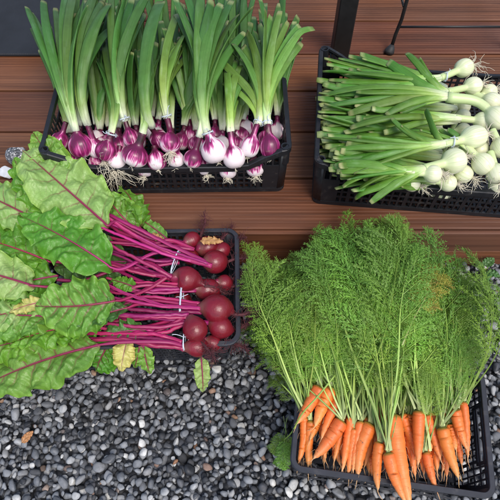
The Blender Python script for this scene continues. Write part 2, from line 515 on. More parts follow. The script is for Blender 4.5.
def gravel():
    x0, x1, y0, y1 = -.86, .92, -.34, .728
    res = .002
    nx, ny = int((x1 - x0) / res), int((y1 - y0) / res)
    H = np.full((nx, ny), -.016)
    g = np.random.default_rng(5)
    V, F = ico(2)
    N = 23500
    out = np.empty((N, len(V), 3), np.float32)
    for i in range(N):
        big = g.random()
        a = .0060 * math.exp(g.normal(0, .28)) if big < .8 else .0082 * math.exp(g.normal(0, .16))
        a = min(a, .0125)
        sx, sy, sz = a * g.uniform(1.0, 1.45), a * g.uniform(.78, 1.05), a * g.uniform(.5, .8)
        rad = int(math.ceil(max(sx, sy) / res))
        th = g.uniform(0, math.pi)
        gx, gy = np.meshgrid(np.arange(-rad, rad + 1), np.arange(-rad, rad + 1), indexing='ij')
        lx = (gx * math.cos(th) + gy * math.sin(th)) * res / sx
        ly = (-gx * math.sin(th) + gy * math.cos(th)) * res / sy
        d2 = lx * lx + ly * ly
        msk = d2 < 1
        hz = np.sqrt(np.clip(1 - d2, 0, 1)) * sz
        best = None
        for k in range(6):
            cx = g.integers(rad, nx - rad - 1); cy = g.integers(rad, ny - rad - 1)
            sub = H[cx - rad:cx + rad + 1, cy - rad:cy + rad + 1]
            zz = (sub + hz)[msk].max()
            # lowest resting height wins: pebbles fill the hollows
            if best is None or zz - sz < best[0] - best[3]: best = (zz, cx, cy, sz)
        zc, cx, cy, _ = best
        zc -= sz * .18
        sub = H[cx - rad:cx + rad + 1, cy - rad:cy + rad + 1]
        np.maximum(sub, np.where(msk, zc + hz, -9), out=sub)
        # lumpy ellipsoid
        v = V.copy()
        p = 2.0 + g.random() * 1.2
        dirs = g.normal(size=(9, 3))
        for dd in dirs:
            dd /= np.linalg.norm(dd)
            dot = v @ dd
            v = v - np.outer(np.clip(dot - g.uniform(.5, .85), 0, 1), dd) * .9
        v = v * (1 + .05 * g.normal(size=(len(v), 1)) * .5)
        v = v * (sx, sy, sz)
        e = Euler((g.normal(0, .28), g.normal(0, .28), th)).to_matrix()
        v = v @ np.array(e).T
        out[i] = v + (x0 + cx * res, y0 + cy * res, zc)
    zt = np.median(H)
    out[:, :, 2] -= zt - .002
    nv = len(V)
    Fa = (F[None] + (np.arange(N) * nv)[:, None, None]).reshape(-1)
    me = bpy.data.meshes.new('gravel')
    me.vertices.add(N * nv); me.vertices.foreach_set('co', out.reshape(-1))
    nf = N * len(F)
    me.loops.add(nf * 3); me.loops.foreach_set('vertex_index', Fa.astype(np.int32))
    me.polygons.add(nf); me.polygons.foreach_set('loop_start', np.arange(0, nf * 3, 3, dtype=np.int32))
    me.polygons.foreach_set('loop_total', np.full(nf, 3, np.int32))
    me.polygons.foreach_set('use_smooth', np.ones(nf, bool))
    me.update(); me.validate()
    me.materials.append(mg.m)
    o = bpy.data.objects.new('gravel', me); COL.objects.link(o)
    tag(o, 'dark grey rounded pebbles covering the ground', 'gravel', kind='stuff')
gravel()

# ------------------------------------------------------------------ crates
def rrect(w, d, r, n=7):
    pts = []; nor = []
    for cx, cy, a0 in ((w / 2 - r, d / 2 - r, 0), (-w / 2 + r, d / 2 - r, 90), (-w / 2 + r, -d / 2 + r, 180), (w / 2 - r, -d / 2 + r, 270)):
        for i in range(n):
            a = R(a0 + 90 * i / (n - 1))
            pts.append((cx + r * math.cos(a), cy + r * math.sin(a))); nor.append((math.cos(a), math.sin(a)))
    P_, N_ = [], []
    m = len(pts)
    for i in range(m):           # subdivide the straight runs
        P_.append(pts[i]); N_.append(nor[i])
        j = (i + 1) % m
        if (i + 1) % n == 0:
            for k in range(1, 14):
                s = k / 14
                P_.append((pts[i][0] * (1 - s) + pts[j][0] * s, pts[i][1] * (1 - s) + pts[j][1] * s)); N_.append(nor[i])
    return np.array(P_), np.array(N_)

def sweep(mb, P2, N2, Z, sec):
    m = len(P2); n = len(sec); V = []
    for i in range(m):
        for (o_, z_) in sec:
            V.append((P2[i][0] + N2[i][0] * o_, P2[i][1] + N2[i][1] * o_, Z[i] + z_))
    F = []
    for i in range(m):
        j = (i + 1) % m
        for k in range(n):
            l = (k + 1) % n
            F.append((i * n + k, j * n + k, j * n + l, i * n + l))
    mb.add(V, F, smooth=False)

def make_crate(label, loc, w, d, h, rz, mat, dip=0., r=.02, flange=.008, pitch=.017, levels=3, socket=True, taper=.006, group=None, barw=.0035, handle=True):
    root = empty('produce_crate', loc, label, 'crate', group)
    root.rotation_euler = (0, 0, rz)
    def put(mb_, name):
        me = mb_.build(name, mat, None)
        me.parent = root
        return me
    P2, N2 = rrect(w, d, r)
    def top(x, y):
        if dip == 0: return h
        ex = min(w / 2 - abs(x), 1) if abs(abs(y) - d / 2) < .02 else 0
        if abs(abs(y) - d / 2) < .02:
            q = w / 2 - abs(x)
            s = min(max((q - .028) / .075, 0), 1)
            return h - dip * s
        return h - .004
    Z = np.array([top(x, y) for x, y in P2])
    mb = MB()
    sec = [(.000, -.004), (.000 + flange * .2, 0), (-flange * .9, 0), (-flange, -.0015), (-flange, -.010), (-flange + .003, -.010), (-flange + .003, -.004)]
    sec = [(0.002, -.002), (0.0, 0), (-flange + .001, 0), (-flange, -.001), (-flange, -.007), (-flange * .55, -.007), (-flange * .55, -.012), (-flange * .2, -.012), (.002, -.007)]
    if dip: sec = [(0.003, -.002), (0.001, 0), (-flange, 0), (-flange, -.006), (-.001, -.006), (-.001, -.016), (.003, -.016)]
    sweep(mb, P2, N2, Z, sec)
    rim = put(mb, 'rim')
    # lower band / foot
    mb = MB()
    P3, N3 = rrect(w - 2 * taper, d - 2 * taper, r)
    sweep(mb, P3, N3, np.full(len(P3), .012), [(0, -.012), (0, 0), (-.004, 0), (-.004, -.012)])
    fp_ = .013 if dip else .021
    nb = int((w - .03) / fp_)
    for i in range(nb + 1):
        x = -w / 2 + .015 + (w - .03) * i / nb
        mb.box((x, 0, .006), (.0055 if dip else .003, d - 2 * taper - .006, .004))
    nb2 = int((d - .03) / fp_)
    for i in range(nb2 + 1):
        yy = -d / 2 + .015 + (d - .03) * i / nb2
        mb.box((0, yy, .0058), (w - 2 * taper - .006, .0055 if dip else .003, .003))
    for s in (-1, 0, 1):
        mb.box((0, s * d * .27, .0055), (w - 2 * taper - .008, .018, .0024))
    put(mb, 'crate_floor')
    # four lattice walls
    for side in range(4):
        mb = MB()
        L = w if side % 2 == 0 else d
        D = d if side % 2 == 0 else w
        ang = (0, R(90), R(180), R(270))[side]
        ca, sa = math.cos(ang), math.sin(ang)
        def T(x, y_, z): return (x * ca - y_ * sa, x * sa + y_ * ca, z)
        def wallbox(x0, x1, z0, z1, th=.003, outw=0.):
            # box leaning with the wall's taper
            vs = []
            for x in (x0, x1):
                for z in (z0, z1):
                    off = -D / 2 + taper * (1 - z / h)
                    for t_ in (0, th):
                        vs.append(T(x, off + t_ + .0022 - outw, z))
            mb.add(vs, [(0, 1, 3, 2), (4, 6, 7, 5), (0, 4, 5, 1), (2, 3, 7, 6), (0, 2, 6, 4), (1, 5, 7, 3)], smooth=False)
        def wtop(x):
            X, Y = T(x, -D / 2, 0)[:2]
            return top(X, Y) - .006
        half = L / 2 - r - .002
        n = int(2 * half / pitch)
        for i in range(n + 1):
            x = -half + 2 * half * i / n
            if side % 2 == 1 and handle and abs(x) < .05:
                zt = wtop(x) - .038
            else: zt = wtop(x)
            bw = barw if i % 4 else barw * 1.8
            wallbox(x - bw / 2, x + bw / 2, .010, zt)
        low = h - dip if side % 2 == 0 else h - .004
        for l in range(1, levels + 1):
            z = .012 + (low - .03) * l / (levels + .6)
            wallbox(-half, half, z - .0026, z + .0026, .0022, -.0004)
        wallbox(-half, half, low - .017, low - .0122, .0026, -.0002)
        if side % 2 == 1 and handle:
            wallbox(-.055, .055, low - .045, low - .038, .004, .0005)
            wallbox(-.056, -.050, low - .045, low - .0095, .004, .0005)
            wallbox(.050, .056, low - .045, low - .0095, .004, .0005)
        if dip:
            for sx in (-1, 1):       # solid panel beside each corner
                wallbox(sx * (half - .02) - .02, sx * (half - .02) + .02, .010, h - dip - .004, .0024, .0006)
        put(mb, 'side_wall')
    # corner posts, with the round stacking socket on top
    for sx in (-1, 1):
        for sy in (-1, 1):
            mb = MB()
            cx, cy = sx * (w / 2 - r), sy * (d / 2 - r)
            n = 9
            vs = []; fs = []
            a0 = math.atan2(sy, sx) - math.pi / 4
            for i in range(n):
                a = a0 + (math.pi / 2) * i / (n - 1)
                for rr_, zz, tp in ((r - .0005, h - .004, 0), (r - .0035, h - .004, 0), (r - .0005, .008, 1), (r - .0035, .008, 1)):
                    q = taper * tp
                    vs.append((cx - sx * q + rr_ * math.cos(a), cy - sy * q + rr_ * math.sin(a), zz))
            for i in range(n - 1):
                b = i * 4; e = b + 4
                fs += [(b, b + 2, e + 2, e), (b + 1, e + 1, e + 3, b + 3), (b, e, e + 1, b + 1), (b + 2, b + 3, e + 3, e + 2)]
            mb.add(vs, fs)
            if socket:
                rc = .0105
                px_, py_ = cx + sx * (r - rc - .001), cy + sy * (r - rc - .001)
                m_ = 16; vs = []; fs = []
                for i in range(m_):
                    a = 2 * math.pi * i / m_
                    for rr_, zz in ((rc, h + .0015), (rc - .0028, h + .0015), (rc - .0028, h - .05), (rc, h - .05)):
                        vs.append((px_ + rr_ * math.cos(a), py_ + rr_ * math.sin(a), zz))
                for i in range(m_):
                    b = i * 4; e = ((i + 1) % m_) * 4
                    for k in range(4):
                        l = (k + 1) % 4
                        fs.append((b + k, e + k, e + l, b + l))
                mb.add(vs, fs, smooth=False)
            put(mb, 'corner_post')
    return root

# red onion crate: w .56 (front-right corner seen at 288,155)
cr = P(287, 193, DZ + .001)
W1, D1 = .565, .385
rz1 = R(1.0)
def crate_centre(fr, w, d, rz, sx=1):
    v = Vector((-sx * w / 2, d / 2, 0)); v.rotate(Euler((0, 0, rz)))
    return fr + v
c1 = crate_centre(cr, W1, D1, rz1)
make_crate('black lattice crate full of red onions on the deck', c1, W1, D1, .155, rz1, M['plastic'], dip=.052, pitch=.0165, levels=3, barw=.0046, group='black plastic produce crates')
fl = P(309, 205, DZ + .001)
W2, D2 = .60, .40
rz2 = R(-5.5)
v = Vector((W2 / 2, D2 / 2, 0)); v.rotate(Euler((0, 0, rz2)))
c2 = fl + v
make_crate('black lattice crate full of white onions on the deck', c2, W2, D2, .155, rz2, M['plastic'], dip=.055, pitch=.0165, levels=3, barw=.0046, group='black plastic produce crates')
# beet crate on gravel
a, b = P(238, 228, .172), P(240, 344, .172)
rz3 = math.atan2(-(a.x - b.x), a.y - b.y)
D3 = (a - b).length; W3 = .385
v = Vector((-W3 / 2, D3 / 2, 0)); v.rotate(Euler((0, 0, rz3)))
c3 = b + v; c3.z = .004
make_crate('grey-rimmed black crate holding the beetroot bunches on the gravel', c3, W3, D3, .168, rz3, M['plastic2'], dip=0, r=.028, flange=.0085, pitch=.014, levels=5, socket=False, taper=.032, group='black plastic produce crates')
# carrot crate
a, b = P(290, 473, .154), P(496, 499, .154)
c_ = P(486, 372, .154)
rz4 = (math.atan2(b.y - a.y, b.x - a.x) + math.atan2(-(c_.x - b.x), c_.y - b.y)) / 2
W4 = (b - a).length; D4 = (c_ - b).length
print('carrot crate', W4, D4, math.degrees(rz4), 'beet', W3, D3, math.degrees(rz3))
v = Vector((-W4 / 2, D4 / 2, 0)); v.rotate(Euler((0, 0, rz4)))
c4 = b + v; c4.z = .004
make_crate('dark grey crate overflowing with carrots on the gravel', c4, W4, D4, .15, rz4, M['plastic2'], dip=0, r=.022, flange=.0085, pitch=.0115, levels=4, socket=False, taper=.020, group='black plastic produce crates', barw=.003)

# ------------------------------------------------------------------ vegetables: helpers
def hairs(mb, c, direction, n, L, r=.0007, spread=.6, curl=.35, seed=0, droop=0.):
    g = np.random.default_rng(seed)
    d0 = wn(direction)
    for i in range(n):
        d = wn(d0 + g.normal(0, spread, 3))
        l = L * g.uniform(.4, 1.15)
        p = np.asarray(c, float) + d * .001
        pts = [p.copy()]
        for k in range(7):
            d = wn(d + g.normal(0, curl, 3) + (0, 0, -droop))
            p = p + d * l / 7
            pts.append(p.copy())
        mb.tube(catmull(pts, 13), np.linspace(r * 1.2, r * .45, 13), n=4)

PROF_POS = np.array([-.93, -.92, -.89, -.80, -.62, -.35, 0, .33, .60, .80, .95, 1.12, 1.32])
PROF_RAD = np.array([.04, .14, .34, .58, .80, .95, 1.0, .955, .82, .62, .45, .33, .29])

def bulb_path(c, axis, r, neck, elong=1., sq=1.):
    """bulb centred on c; axis points from the root disc to the neck"""
    pos = PROF_POS * r * elong
    base = np.asarray(c, float)[None] + pos[:, None] * wn(axis)
    path = catmull(list(base), 30)
    rad = np.interp(np.linspace(0, len(pos) - 1, 30), np.arange(len(pos)), PROF_RAD) * r
    if neck is not None:
        last = path[-1]; nk = np.asarray(neck, float)
        d = np.linalg.norm(nk - last)
        if d > .004:
            ex = bez(last, last + wn(axis) * d * .4, nk - wn(nk - last) * d * .3, nk, 8)[1:]
            path = np.concatenate([path, ex]); rad = np.concatenate([rad, np.full(7, rad[-1])])
    return path, rad

def onion_leaf(mb, p0, dir0, tip, w, seed, sag=.0, kink=0., flat=.24, blunt=True, t0=0.):
    g = np.random.default_rng(seed)
    p0 = np.asarray(p0, float); tip = np.asarray(tip, float)
    L = np.linalg.norm(tip - p0)
    p1 = p0 + wn(dir0) * L * .33
    p2 = tip - wn(tip - p1) * L * .3 + np.array((0, 0, sag)) + g.normal(0, .006, 3)
    n = 26
    path = bez(p0, p1, p2, tip, n)
    s = np.linspace(0, 1, n)
    ends = np.interp(s, [0, .08, .3, .55, .85, .97, 1], [.62, .64, .88, 1.0, .88, .74, .6]) * (1 + .05 * np.sin(s * g.uniform(5, 9) + g.uniform(0, 6)))
    rad = w / 2 * ends * (1 + .04 * np.sin(s * 20 + g.uniform(0, 6)))
    if kink:
        # the tip is bent over
        m = s > .86
        q = (s[m] - .86) / .14
        path[m, 2] -= kink * q ** 1.3 * .6
        path[m, 0] += kink * q * .5
    fl_ = np.interp(s, [0, .15, .5, 1], [.85, .6, flat, flat * .7])
    side = np.cross(wn(tip - p0), (0, 0, 1))
    side = wn(side + g.normal(0, .28, 3))
    mb.tube(path, rad, n=10, flat=fl_, side=side, keel=g.uniform(-.30, .42), roll=g.normal(0, .5), t0=t0, t1=1.)

def ring_tie(name, c, axis, r, label, cat='string', group='white strings tying the bunches', mat=None, turns=2, flat=1.):
    mb = MB()
    ax = wn(axis); u_ = wn(np.cross(ax, (0, 0, 1.)) if abs(ax[2]) < .95 else np.array((1., 0, 0))); w_ = np.cross(ax, u_)
    th = np.linspace(0, 2 * math.pi * turns, 30 * turns)
    path = np.array([np.asarray(c) + (u_ * math.cos(t) + w_ * math.sin(t) * flat) * r * (1 + .03 * math.sin(5 * t)) + ax * .0016 * (t / 6.28 - turns / 2) * (1.5 + math.sin(t)) for t in th])
    mb.tube(path, .0009, n=5)
    top = path[np.argmax(path[:, 2])]
    g = np.random.default_rng(int(abs(c[0] * 9999)))
    for s in (-1, 1):
        e = top + ax * s * .012 + g.normal(0, .004, 3) + np.array((0, 0, .004))
        mb.tube(bez(top, top + (0, 0, .004), e, e + g.normal(0, .005, 3), 8), .0008, n=4)
    o = mb.build(name, mat or M['twine'], loc=Vector(c))
    return tag(o, label, cat, group)

# ------------------------------------------------------------------ red onions
# (bulb px, py, z, r mm) (neck px, py, z) leaves [(tip px, py, z, width mm, kink)] , label, leaf material
RO = [
 # front row, left to right
 ((60, 141, .268, 21), (66, 122, .30), [], 'small purple and white red onion at the left rim, half behind a beet leaf', 'leaf_dark'),
 ((81, 146, .275, 29), (75, 127, .312), [(27, 7, .36, 19, 0), (44, 1, .39, 20, 0), (66, -4, .40, 21, 0), (76, -8, .38, 19, 0), (90, 8, .41, 22, 0)], 'large streaked round red onion with brown neck, second from the left rim', 'leaf_dark'),
 ((97, 149, .262, 22), (86, 121, .32), [(84, -4, .40, 19, 0), (96, -8, .41, 22, 0), (109, 4, .43, 24, 0), (104, -2, .37, 17, 0)], 'purple red onion wedged just right of the large streaked one at left', 'leaf_dark'),
 ((106, 151, .276, 25), (112, 132, .31), [(97, 62, .34, 18, 0), (104, 40, .34, 16, 0), (110, 34, .36, 17, 0)], 'white-faced red onion with purple shoulders, above the tangled roots', 'leaf_dark'),
 ((119, 146, .255, 22), (116, 128, .29), [], 'dark purple red onion tucked behind the white-faced one', 'leaf_dark'),
 ((131, 138, .292, 19), (124, 117, .325), [(112, -6, .42, 19, 0), (128, -8, .43, 20, 0), (148, -6, .44, 20, 0), (139, -3, .40, 17, 0), (118, 30, .38, 18, 0)], 'pear-shaped glossy purple onion lying on the wide striped one', 'leaf_dark'),
 ((117, 161, .252, 21), (120, 146, .27), [], 'pale pinkish onion low beside the front rim, left of the wide striped one', 'leaf_dark'),
 ((135, 156, .275, 31), (143, 133, .318), [(139, 56, .37, 17, 0), (147, 40, .36, 16, 0), (152, 50, .35, 15, 0), (133, 50, .34, 16, 0)], 'wide flattened onion with bold purple and white stripes in the front row', 'leaf_dark'),
 ((159, 139, .268, 22), (149, 124, .325), [(161, 2, .42, 30, 0), (157, 60, .35, 17, 0)], 'purple onion behind the white one whose root disc faces out', 'leaf_dark'),
 ((170, 143, .292, 24), (166, 114, .325), [(180, 45, .37, 18, 0), (186, 32, .37, 17, 0), (173, 60, .36, 18, 0), (176, 16, .37, 17, 0)], 'white onion turned with its brown root disc and roots outwards', 'leaf_light'),
 ((157, 161, .258, 23), (154, 146, .275), [], 'white onion low at the rim under the one with outward roots', 'leaf_dark'),
 ((176, 160, .252, 20), (178, 142, .27), [], 'pinkish white onion low in the middle of the front rim', 'leaf_dark'),
 ((193, 159, .266, 22), (201, 133, .312), [(174, -2, .42, 20, 0), (186, -6, .43, 18, 0), (190, 4, .40, 20, 0), (180, 20, .36, 18, 0)], 'magenta and white onion to the left of the glossy deep purple one', 'leaf_dark'),
 ((214, 151, .284, 30), (207, 131, .318), [(201, -6, .44, 22, 0), (212, 0, .45, 25, 0), (221, 4, .43, 22, 0), (232, 1, .42, 19, 0), (253, 8, .42, 20, 0)], 'large glossy deep purple onion right of the middle, front row', 'leaf_dark'),
 ((234, 158, .272, 26), (230, 128, .312), [(241, 66, .34, 17, 0), (226, 70, .34, 18, 0), (246, 80, .33, 17, 0), (236, 60, .34, 15, 0)], 'purple onion with a white underside, right of the glossy deep purple one', 'leaf_light'),
 ((250, 147, .286, 22), (259, 121, .322), [(222, 62, .36, 17, 0), (233, 44, .38, 18, 0), (247, 32, .38, 20, 0), (259, 24, .36, 20, 0)], 'white-bottomed onion with magenta neck, left one of the tied pair', 'leaf_light'),
 ((270, 147, .286, 24), (267, 121, .324), [(265, 9, .44, 19, 0), (280, 11, .44, 18, 0), (288, 22, .40, 16, 0), (308, 22, .42, 19, .03), (272, 28, .38, 20, 0)], 'white-bottomed onion with magenta neck, right one of the tied pair', 'leaf_light'),
]
LABEL_HID = [
 ((70, 160, .235, 24), 'red onion low in the front left of the crate behind the lattice wall'),
 ((98, 163, .225, 23), 'red onion below the tangled roots, seen through the lattice wall'),
 ((145, 168, .222, 22), 'red onion in the lower layer under the wide striped one'),
 ((205, 166, .222, 23), 'red onion in the lower layer under the glossy deep purple one'),
 ((228, 170, .218, 22), 'red onion in the lower layer left of the right-hand solid rim panel'),
 ((255, 168, .225, 22), 'red onion in the lower layer beneath the tied pair'),
]
TIES = {3: (.0125, 'thin twine round the green neck of the white-faced red onion'), 5: (.0125, 'pale twine round the neck of the pear-shaped purple onion'), 9: (.012, 'blue-white twine on the neck behind the root-disc onion'), 13: (.013, 'pale twine on the neck of the glossy deep purple onion'), 15: (.0115, 'pale twine on the left neck of the tied pair of red onions'), 16: (.0115, 'pale twine on the right neck of the tied pair of red onions')}
for i, (bb, nk, lvs, lab, lm) in enumerate(RO):
    c = np.array(P(bb[0], bb[1], bb[2])); r = bb[3] / 1000. * 1.0
    neck = np.array(P(nk[0], nk[1], nk[2]))
    ax = wn(neck - c)
    if 'root disc' in lab and i == 9:
        ax = wn(np.array((-.05, .8, .2)))
    if i in (15, 16): ax = wn(ax + np.array((0, 0, .25)))
    root = empty('red_onion', (c[0], c[1], c[2] - r), lab, 'red onion', 'red onions in the crate')
    el = {7: .82, 5: 1.1, 15: 1.15, 16: 1.15}.get(i, .98)
    path, rad = bulb_path(c, ax, r, neck, el)
    mb = MB(); mb.tube(path, rad, n=32, ts=np.concatenate([np.linspace(0, .78, 30), np.linspace(.8, 1, len(path) - 30)]) if len(path) > 30 else np.linspace(0, .8, 30))
    mb.build('bulb', M['red_bulb'], root)
    mb = MB(); hairs(mb, path[0], -ax + np.array((.5 if i in (3, 6) else 0, 0, 0)), 34 if i in (3, 9, 6) else 8, {3: .085, 6: .07, 9: .035}.get(i, .014), .0007, .7, .35, seed=100 + i, droop=.12)
    mb.build('roots', M['root_white'], root)
    nd = wn(path[-1] - path[-4])
    ge = random.Random(i)
    extra = [(a_[0] * .55 + b_[0] * .45 + ge.uniform(-5, 5), (a_[1] + b_[1]) / 2 + q_ + ge.uniform(-4, 8), (a_[2] + b_[2]) / 2 - .018 - q_ * .0012, ge.uniform(15, 20), 0) for a_, b_ in zip(lvs[:-1], lvs[1:]) for q_ in (4, 22)]
    if i in TIES: ring_tie('twine_tie', neck - nd * .004, nd, TIES[i][0], TIES[i][1])
    for k, (tx, ty, tz, w, kink) in enumerate(lvs + extra):
        mb = MB()
        g = random.Random(i * 31 + k)
        onion_leaf(mb, neck - nd * .01 + np.array((g.uniform(-.003, .003), 0, g.uniform(-.002, .004))), nd + np.array((g.uniform(-.1, .1), 0, .1)), P(tx, ty, tz), w / 1000. * 1.16, seed=i * 50 + k, sag=g.uniform(-.01, .03), kink=kink)
        mb.build('leaf', M[lm], root)
for i, (bb, lab) in enumerate(LABEL_HID):
    c = np.array(P(*bb[:3])); r = bb[3] / 1000.
    root = empty('red_onion', (c[0], c[1], c[2] - r), lab, 'red onion', 'red onions in the crate')
    ax = wn(np.array((random.uniform(-.3, .3), .8, .35)))
    path, rad = bulb_path(c, ax, r, None)
    mb = MB(); mb.tube(path, rad, n=26, ts=np.linspace(0, .9, 30)); mb.build('bulb', M['red_bulb'], root)
    mb = MB(); hairs(mb, path[0], -ax, 24, .024, .0008, .9, .5, seed=300 + i, droop=.1); mb.build('roots', M['root_white'], root)
# short leaf stubs of onions further back, standing behind the front row
BACK = [(78, 118, 92, 40), (100, 122, 100, 78), (118, 120, 120, 60), (136, 118, 132, 78), (157, 112, 168, 66), (182, 118, 196, 82), (190, 112, 183, 88), (215, 112, 214, 60), (242, 112, 251, 62), (277, 108, 281, 60), (152, 108, 150, 20), (246, 106, 238, 20), (96, 116, 106, 20)]
BACK += [(70, 125, 62, 60), (110, 118, 90, 30), (128, 122, 118, 20), (172, 120, 160, 24), (196, 122, 196, 30), (222, 122, 226, 24), (236, 122, 244, 44), (266, 116, 268, 36)]
BL = ['behind the large streaked onion at left', 'behind the white-faced onion', 'behind the pear-shaped onion', 'left of the small neck behind the wide striped onion', 'below the broad upright leaf', 'spread open behind the root-disc onion', 'curving left behind the root-disc onion', 'behind the glossy deep purple onion', 'between the purple onion and the tied pair', 'beside the right wall behind the tied pair', 'tall one behind the broad upright leaf', 'tall one left of the tied pair', 'tall one behind the left bunch', 'squeezed against the left wall', 'tall one rising between the two left bunches', 'tall one hidden behind the curved bunch', 'tall one just right of the broad upright leaf', 'tall one left of the big middle bunch', 'tall one right of the big middle bunch', 'wedged behind the white-bellied purple onion', 'directly behind the tied pair']
for i, (bx, by, tx, ty) in enumerate(BACK):
    b = np.array(P(bx, by + 15, .232)); t = np.array(P(tx, ty, .30))
    root = empty('red_onion', b, 'shaded back-row red onion ' + BL[i], 'red onion', 'red onions in the crate')
    ax = wn(t - b)
    path, rad = bulb_path(b - ax * .015 - np.array((0, 0, .01)), ax, .022, b + ax * .03)
    mb = MB(); mb.tube(path, rad, n=20); mb.build('bulb', M['red_bulb'], root)
    for k in range(7):
        mb = MB()
        g = random.Random(900 + i * 7 + k)
        tt = t + np.array((g.uniform(-.05, .05), g.uniform(-.02, .20), g.uniform(-.02, .08)))
        onion_leaf(mb, b + ax * .02, ax + np.array((g.uniform(-.3, .3), 0, .1)), tt, g.uniform(.018, .025), seed=700 + i * 9 + k, sag=.02)
        mb.build('leaf', M['leaf_dark'], root)


# ------------------------------------------------------------------ white onions
WO = [
 ((464, 68, .330, 22), (440, 78, .335), [(322, 72, .31, 15, 0), (329, 80, .31, 14, 0), (345, 74, .32, 14, 0), (336, 85, .31, 14, 0)], 'white onion at the top of the pile with long roots fanning to the right', 1.08),
 ((473, 86, .322, 21), (447, 92, .33), [(318, 84, .305, 15, 0), (325, 93, .30, 15, 0), (388, 62, .345, 22, 0)], 'round white onion just below the topmost one', 1.05),
 ((489, 92, .300, 19), (470, 100, .30), [], 'greyish white onion with dirty roots behind the pile near the back wall', 1.),
 ((497, 118, .325, 25), (447, 97, .338), [(318, 97, .305, 15, 0), (340, 101, .315, 16, 0), (322, 106, .31, 16, 0), (356, 92, .335, 17, 0), (372, 108, .33, 17, 0)], 'big white onion at the right edge with a thick curving stalk', 1.1),
 ((483, 121, .305, 21), (455, 118, .31), [(330, 118, .30, 15, 0), (318, 124, .295, 15, 0), (360, 118, .315, 17, 0), (350, 128, .32, 19, 0)], 'greenish white onion behind the elongated one, right of centre', 1.),
 ((474, 137, .330, 25), (444, 144, .335), [(322, 138, .315, 16, 0), (330, 150, .315, 16, 0), (346, 144, .33, 17, 0), (336, 158, .315, 16, 0), (392, 118, .345, 20, 0), (350, 166, .305, 16, 0)], 'elongated pear-shaped white onion in front, tied at the neck', 1.22),
 ((454, 161, .318, 27), (424, 168, .325), [(348, 180, .295, 16, 0), (337, 172, .30, 15, 0), (352, 194, .275, 22, .02)], 'large round white onion with a smooth face, front middle', .98),
 ((433, 174, .318, 19), (408, 172, .322), [(343, 187, .285, 15, 0), (330, 166, .30, 14, 0), (370, 172, .31, 15, 0)], 'small yellowish white onion at the left of the front row', 1.),
 ((483, 164, .308, 23), (466, 146, .32), [(420, 130, .33, 15, 0)], 'cream onion with dark specks, right of the large round one', 1.05),
 ((497, 174, .300, 22), (490, 152, .31), [], 'white onion in the bottom right with dirty brown roots', 1.),
 ((464, 174, .282, 20), (450, 166, .29), [], 'white onion low between the large round one and the specked one', 1.),
 ((448, 183, .272, 19), (430, 180, .28), [(375, 183, .27, 14, 0)], 'white onion half hidden by the front rim', 1.),
 ((501, 148, .31, 22), (492, 130, .32), [], 'greenish onion at the right edge among pale dry roots', 1.),
 ((479, 150, .285, 22), (460, 150, .29), [], 'shaded white onion under the elongated one', 1.),
 ((412, 183, .262, 19), (398, 178, .27), [(340, 178, .26, 15, 0)], 'shaded onion deep in the front of the crate left of the small yellowish one', 1.),
 ((498, 186, .245, 20), (488, 176, .25), [], 'white onion low behind the lattice at the right edge', 1.),
 ((492, 102, .315, 22), (470, 92, .31), [], 'pale green onion between the back wall and the thick curving stalk', 1.),
 ((520, 135, .30, 25), (505, 128, .31), [], 'white onion just cut by the right edge of the view', 1.),
]
for i, (bb, nk, lvs, lab, el) in enumerate(WO):
    c = np.array(P(bb[0], bb[1], bb[2])); r = bb[3] / 1000. * 1.03
    neck = np.array(P(nk[0], nk[1], nk[2]))
    ax = wn(neck - c)
    root = empty('white_onion', (c[0], c[1], c[2] - r), lab, 'white onion', 'white onions in the crate')
    if i == 3:
        ax = wn(np.array((-.6, .8, .15)))
    path, rad = bulb_path(c, ax, r, neck, el)
    if len(path) > 30: rad[26:] = np.linspace(rad[26], max(.0085, rad[26] * .75) if i != 3 else .0125, len(rad) - 26)
    mb = MB(); mb.tube(path, rad, n=32, ts=np.concatenate([np.linspace(0, .85, 30), np.linspace(.86, 1, len(path) - 30)]) if len(path) > 30 else np.linspace(0, .8, 30))
    mb.build('bulb', M['white_bulb'], root)
    mb = MB()
    rd = -ax + np.array((.3, 0, .1))
    if i == 0: rd = np.array((1.0, .3, .1))
    hairs(mb, path[0], rd, 30, .055 if i == 0 else .035, .0008, .45, .3, seed=500 + i, droop=.1)
    mb.build('roots', M['root_white'], root)
    nd = wn(path[-1] - path[-4])
    ge = random.Random(i + 400)
    extra = [(t_[0] + ge.uniform(2, 34), t_[1] + ge.uniform(-9, 9), t_[2] - .006 + ge.uniform(-.012, .012), ge.uniform(13, 18), 0) for t_ in lvs for q_ in (0, 1)]
    for k, (tx, ty, tz, w, kink) in enumerate(lvs + extra):
        mb = MB(); g = random.Random(i * 77 + k)
        tx = max(tx, 323) ; onion_leaf(mb, neck - nd * .012 + np.array((0, g.uniform(-.004, .004), g.uniform(-.003, .003))), nd + np.array((0, g.uniform(-.12, .12), g.uniform(-.05, .1))), P(tx, ty, tz), w / 1000. * 1.25, seed=1500 + i * 50 + k, sag=g.uniform(-.02, .02), kink=kink, flat=.5)
        mb.build('leaf', M['leaf_white'], root)
